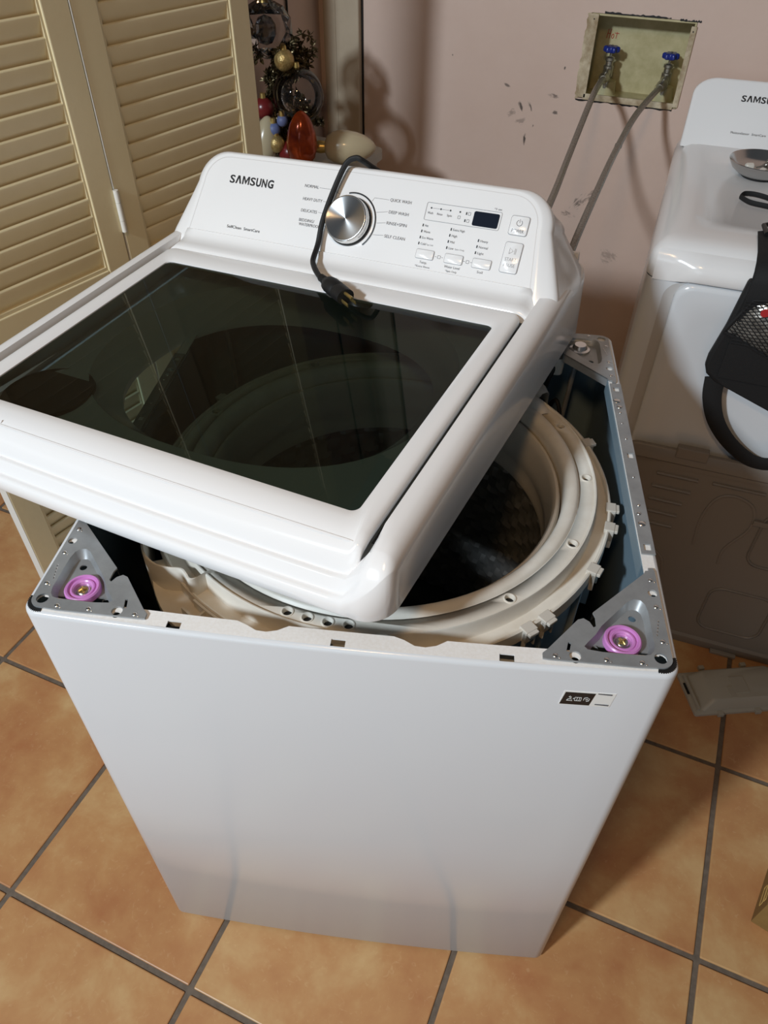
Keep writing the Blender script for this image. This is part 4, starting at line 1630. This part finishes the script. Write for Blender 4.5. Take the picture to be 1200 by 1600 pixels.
# ================================================================== taupe panel leaning on the dryer
PAN = empty('plastic_backing', (.53, 1.020, 0))
PAN.rotation_euler = (R_(-1.5), 0, R_(3.5))
tag(PAN, 'large taupe plastic cover panel leaning against the dryer front', 'panel')
PW, PH = .56, .560


def pz(P_, y):
    return [(p[0], y, p[1]) for p in P_]


q = MB()
o1 = rrect(0, PW, .0, PH, .030, 7, 8)
o2 = rrect(.004, PW - .004, .004, PH - .004, .027, 7, 8)
o3 = rrect(.018, PW - .018, .024, PH - .030, .022, 7, 8)
o4 = rrect(.024, PW - .024, .030, PH - .036, .020, 7, 8)
q.loft([pz(o1, .012), pz(o1, .003), pz(o2, 0), pz(o3, 0), pz(o4, .006)], cap1=True)
q.loft([pz(o1, .012), pz(o4, .012)], cap1=True)
q.build('sheet', M_brown, PAN, smooth=40)
for i, (x0, x1, z) in enumerate(((.082, .166, .494), (.080, .160, .459), (.082, .152, .424), (.088, .150, .389), (.100, .148, .356))):
    MB().tube([(x0, .0056, z), (x1, .0056, z)], (.0048, .0042), 8, flat=(0, 1, 0)).build('louvre_rib', M_brown, PAN)
MB().tube([(.195, .0056, .497), (.300, .0056, .497)], (.0048, .0036), 8, flat=(0, 1, 0)).build('louvre_rib', M_brown, PAN)
for x0, x1, z0, z1 in ((.28, .42, .07, .21), (.32, .40, .30, .45)):
    MB().tube([(x, .0056, z) for x, z in rrect(x0, x1, z0, z1, .03, 6, 2)], (.0036, .0036), 6, closed=True, flat=(0, 1, 0)).build('embossed_outline', M_brown, PAN, smooth=60)
for pts in ([(.205, .0056, .32), (.20, .0056, .40), (.215, .0056, .46), (.25, .0056, .475), (.29, .0056, .455), (.30, .0056, .40), (.27, .0056, .33), (.27, .0056, .28)], [(.03, .0056, .285), (.10, .0056, .29), (.15, .0056, .26), (.165, .0056, .20)]):
    MB().tube(spline(pts, 5), (.0030, .0034), 6, flat=(0, 1, 0)).build('embossed_outline', M_brown, PAN, smooth=60)
MB().box(.105, .168, -.003, .014, PH - .014, PH + .012).build('clip_tab', M_brown, PAN, smooth=0, bevel=.002)
MB().box(.30, .33, -.001, .010, .415, .428).build('moulded_mark', M_brown, PAN, smooth=0, bevel=.001)
MB().box(.335, .395, -.010, .002, .0, .008).build('foot_tab', mat('pale_tab', rgb(150, 146, 140), .5), PAN, smooth=0, bevel=.001)

# ------------------------------------------------------------------ small grey plastic cover on the floor
SC = empty('plastic_cover', (.803, .922, 0), R_(28.5))
tag(SC, 'small grey plastic cover lying on the floor tiles beside the washer', 'cover')
q = MB()
a0 = rrect(.0, .230, -.105, .010, .006, 4, 4)
a1 = rrect(.018, .222, -.098, .002, .008, 4, 4)
a2 = rrect(.040, .210, -.090, -.004, .010, 4, 4)
q.loft([at_z(a0, .0), at_z(a0, .007), at_z(rrect(.012, .226, -.101, .006, .006, 4, 4), .009), at_z(a1, .010), at_z(a2, .034), at_z(rrect(.045, .206, -.086, -.008, .008, 4, 4), .037)], cap0=True, cap1=True)
q.build('moulded_body', M_grey, SC, smooth=35)
MB().box(.003, .016, -.050, -.020, .0085, .0105).build('label_patch', M_rubber, SC, smooth=0)
MB().box(.100, .135, -.075, -.03, .0365, .0390).build('raised_pad', M_grey, SC, smooth=0, bevel=.001)
MB().box(.085, .100, -.085, -.055, .0365, .0385).build('raised_pad', M_grey, SC, smooth=0, bevel=.001)
for x, y in ((.065, .016), (.060, -.111), (.150, -.111), (.170, .016)):
    MB().box(x - .007, x + .007, min(y, y), y + .010 if y > 0 else y + .012, .0, .010).build('clip_tab', M_grey, SC, smooth=0, bevel=.001)
MB().box(.008, .013, -.095, .0, .008, .018).build('end_rib', M_grey, SC, smooth=0, bevel=.0008)

# ------------------------------------------------------------------ carton at the right picture edge
CT = empty('carton', (1.002, .420, 0), R_(-12))
tag(CT, 'small brown cardboard carton on the floor at the right picture edge', 'box')
MB().box(0, .22, 0, .16, 0, .085).build('carton_body', M_carton, CT, smooth=0, bevel=.001)
MB().box(.001, .219, .001, .159, .0855, .0880).build('top_flap', M_carton, CT, smooth=0)
MB().box(.10, .112, -.001, .161, .0858, .0888).build('tape', mat('clear_tape', rgb(176, 150, 96), .3), CT, smooth=0)
q = MB()
for z0, z1 in ((.030, .048), (.052, .066)):
    q.tube([(-.0006, y, z) for y, z in rrect(.02, .06, z0, z1, .003, 3, 1)], .0008, 4, closed=True)
tag(q.build('printed_marks', mat('ochre_ink', rgb(196, 160, 92), .7), CT, smooth=0), kind='stuff')

# ================================================================== ornaments behind the console
BIN = empty('storage_bin', (-.40, 1.42, 0))
tag(BIN, 'grey lidded storage bin under the pile of ornaments', 'bin')
MB().loft([at_z(rrect(-.13, .10, -.14, .16, .03, 5, 4), 0), at_z(rrect(-.145, .12, -.16, .18, .03, 5, 4), .85)], cap0=True).build('bin_body', M_grey, BIN, smooth=40)
MB().loft([at_z(rrect(-.152, .13, -.17, .19, .03, 5, 4), .85), at_z(rrect(-.152, .13, -.17, .19, .03, 5, 4), .872), at_z(rrect(-.142, .12, -.16, .18, .03, 5, 4), .878)], cap0=True, cap1=True).build('bin_lid', M_grey, BIN, smooth=40)
ZB = .878
M_clear = thin_glass('clear_ornament_glass', (0.86, 0.85, 0.84, 1), 1.5, 0.03)
M_amber = mat('amber_glaze', (0.50, 0.075, 0.006, 1), 0.16, 0.35, spec=0.6, var=(0.13, 0.010, 0.001, 1), var_scale=18)
M_cream = mat('pearl_cream', rgb(188, 172, 140), 0.25, coat=0.4)
M_gold2 = mat('gold_glitter', (0.55, 0.40, 0.16, 1), 0.35, 0.55, var=(0.30, 0.20, 0.07, 1), var_scale=90, bump=0.6, bump_scale=250)
M_bluef = mat('dusty_blue', rgb(96, 108, 150), 0.5)
M_redf = mat('dark_red', rgb(110, 30, 30), 0.3)
M_tinsel = mat('dark_tinsel', (0.10, 0.075, 0.035, 1), 0.3, 0.7)


def bulb(name, loc, rot, scale, m, label):
    root = empty(name, loc)
    root.rotation_euler = rot
    pr = [(0, 0), (.012, .001), (.026, .008), (.034, .022), (.038, .040), (.0375, .058), (.034, .078), (.028, .096), (.020, .111), (.012, .1205), (.006, .1245), (0, .126)]
    MB().lathe([(r * scale, z * scale) for r, z in pr], 28).build('glass_bulb', m, root, smooth=60)
    MB().lathe([(0, -.020 * scale), (.013 * scale, -.020 * scale), (.0145 * scale, -.010 * scale), (.013 * scale, .002 * scale), (0, .002 * scale)], 20).build('socket_cap', M_gold, root)
    tag(root, label, 'ornament', 'ornaments piled behind the washer console')
    return root


bulb('bulb_ornament', (-.370, 1.335, ZB + .021), (.03, .06, 0), .95, M_amber, 'glossy amber bulb-shaped ornament standing upright')
bulb('bulb_ornament', (-.345, 1.405, .922), (R_(90), 0, R_(112)), 1.0, M_cream, 'cream bulb-shaped ornament lying on its side against the beige board')
bulb('bulb_ornament', (-.475, 1.33, ZB + .016), (R_(-10), R_(8), 0), .80, M_cream, 'cream bulb-shaped ornament half hidden beside the louvred door')


def bauble(name, loc, r, m, label, cap=True):
    root = empty(name, loc)
    MB().ball((0, 0, 0), r, 28, 18).build('sphere', m, root, smooth=60)
    if cap:
        MB().lathe([(0, r + .009), (.006, r + .009), (.007, r + .001), (.0075, r - .004)], 14).build('cap', M_gold, root)
    tag(root, label, 'ornament', 'ornaments piled behind the washer console')
    return root


bauble('glass_bauble', (-.403, 1.395, 1.030), .060, M_clear, 'large clear glass bauble above the amber bulb ornament')
bauble('bauble', (-.428, 1.385, 1.103), .023, M_gold2, 'small gold bauble between the clear bauble and the faceted ornament')
bauble('bauble', (-.447, 1.345, .965), .016, M_bluef, 'small dusty blue bauble left of the amber bulb ornament')
bauble('bauble', (-.425, 1.35, .985), .013, M_bluef, 'small dusty blue bauble touching the clear bauble')
bauble('bauble', (-.440, 1.34, .935), .020, M_gold2, 'small gold bauble just above the console, left of the amber bulb')
bauble('bauble', (-.415, 1.36, .912), .028, M_redf, 'dark red bauble under the clear bauble')
bauble('bauble', (-.485, 1.37, 1.00), .024, M_redf, 'dark red bauble beside the louvred door edge')
bauble('bauble', (-.405, 1.41, .94), .026, M_tinsel, 'dark bronze bauble behind the amber bulb ornament')
# small bits inside the clear bauble
FR = empty('faceted_ornament', (-.472, 1.39, 1.160))
tag(FR, 'large clear faceted ornament at the top of the ornament pile', 'ornament', 'ornaments piled behind the washer console')
q = MB()
rings = []
for z, r, a0 in ((-.058, .010, 0), (-.045, .038, .2), (-.015, .060, 0), (.018, .060, .2), (.042, .042, 0), (.056, .014, .2)):
    rings.append([(r * math.cos(a0 + 2 * PI * i / 10), r * math.sin(a0 + 2 * PI * i / 10), z) for i in range(10)])
q.loft(rings, cap0=True, cap1=True)
fo = q.build('facets', M_clear, FR, smooth=0)
MB().ball((-.004, .004, -.004), (.026, .026, .030), 8, 5).build('inner_crystal', thin_glass('smoky_crystal', (.45, .45, .46, 1), 1.7, .05), FR, smooth=0)
MB().lathe([(0, .072), (.008, .072), (.010, .055), (.011, .050)], 12).build('cap', M_gold, FR)
# tangled garland filling the pile: strands set with small leaf flakes
q = MB()
rnd = random.Random(3)
for k in range(34):
    c_ = Vector((-.525 + rnd.random() * .115, 1.37 + rnd.random() * .13, ZB + .01 + rnd.random() * .235))
    pts = []
    a = rnd.random() * 6
    rad = .010 + rnd.random() * .018
    tilt = Matrix.Rotation(rnd.random() * 3, 3, 'X') @ Matrix.Rotation(rnd.random() * 3, 3, 'Y')
    for i in range(9):
        pts.append(c_ + tilt @ Vector((rad * math.cos(a + i * .7), rad * math.sin(a + i * .7), .002 * i)))
    q.tube(pts, .002, 4)
    for p in pts:
        for j in range(9):
            d1_ = Vector((rnd.uniform(-1, 1), rnd.uniform(-1, 1), rnd.uniform(-1, 1))).normalized()
            d2_ = d1_.orthogonal().normalized()
            l_, w_ = .010 + rnd.random() * .010, .002 + rnd.random() * .003
            n_ = d1_.cross(d2_) * .0004
            V = [p, p + d1_ * l_ * .5 + d2_ * w_, p + d1_ * l_, p + d1_ * l_ * .5 - d2_ * w_, p + n_ * 2, p + d1_ * l_ * .5 + n_ * 4]
            q.add(V, [(0, 1, 5), (1, 2, 5), (2, 3, 5), (3, 0, 5)])
go = q.build('garland', M_tinsel, smooth=0)
tag(go, 'tangled dark gold garland filling the gaps between the ornaments', 'garland', kind='stuff')
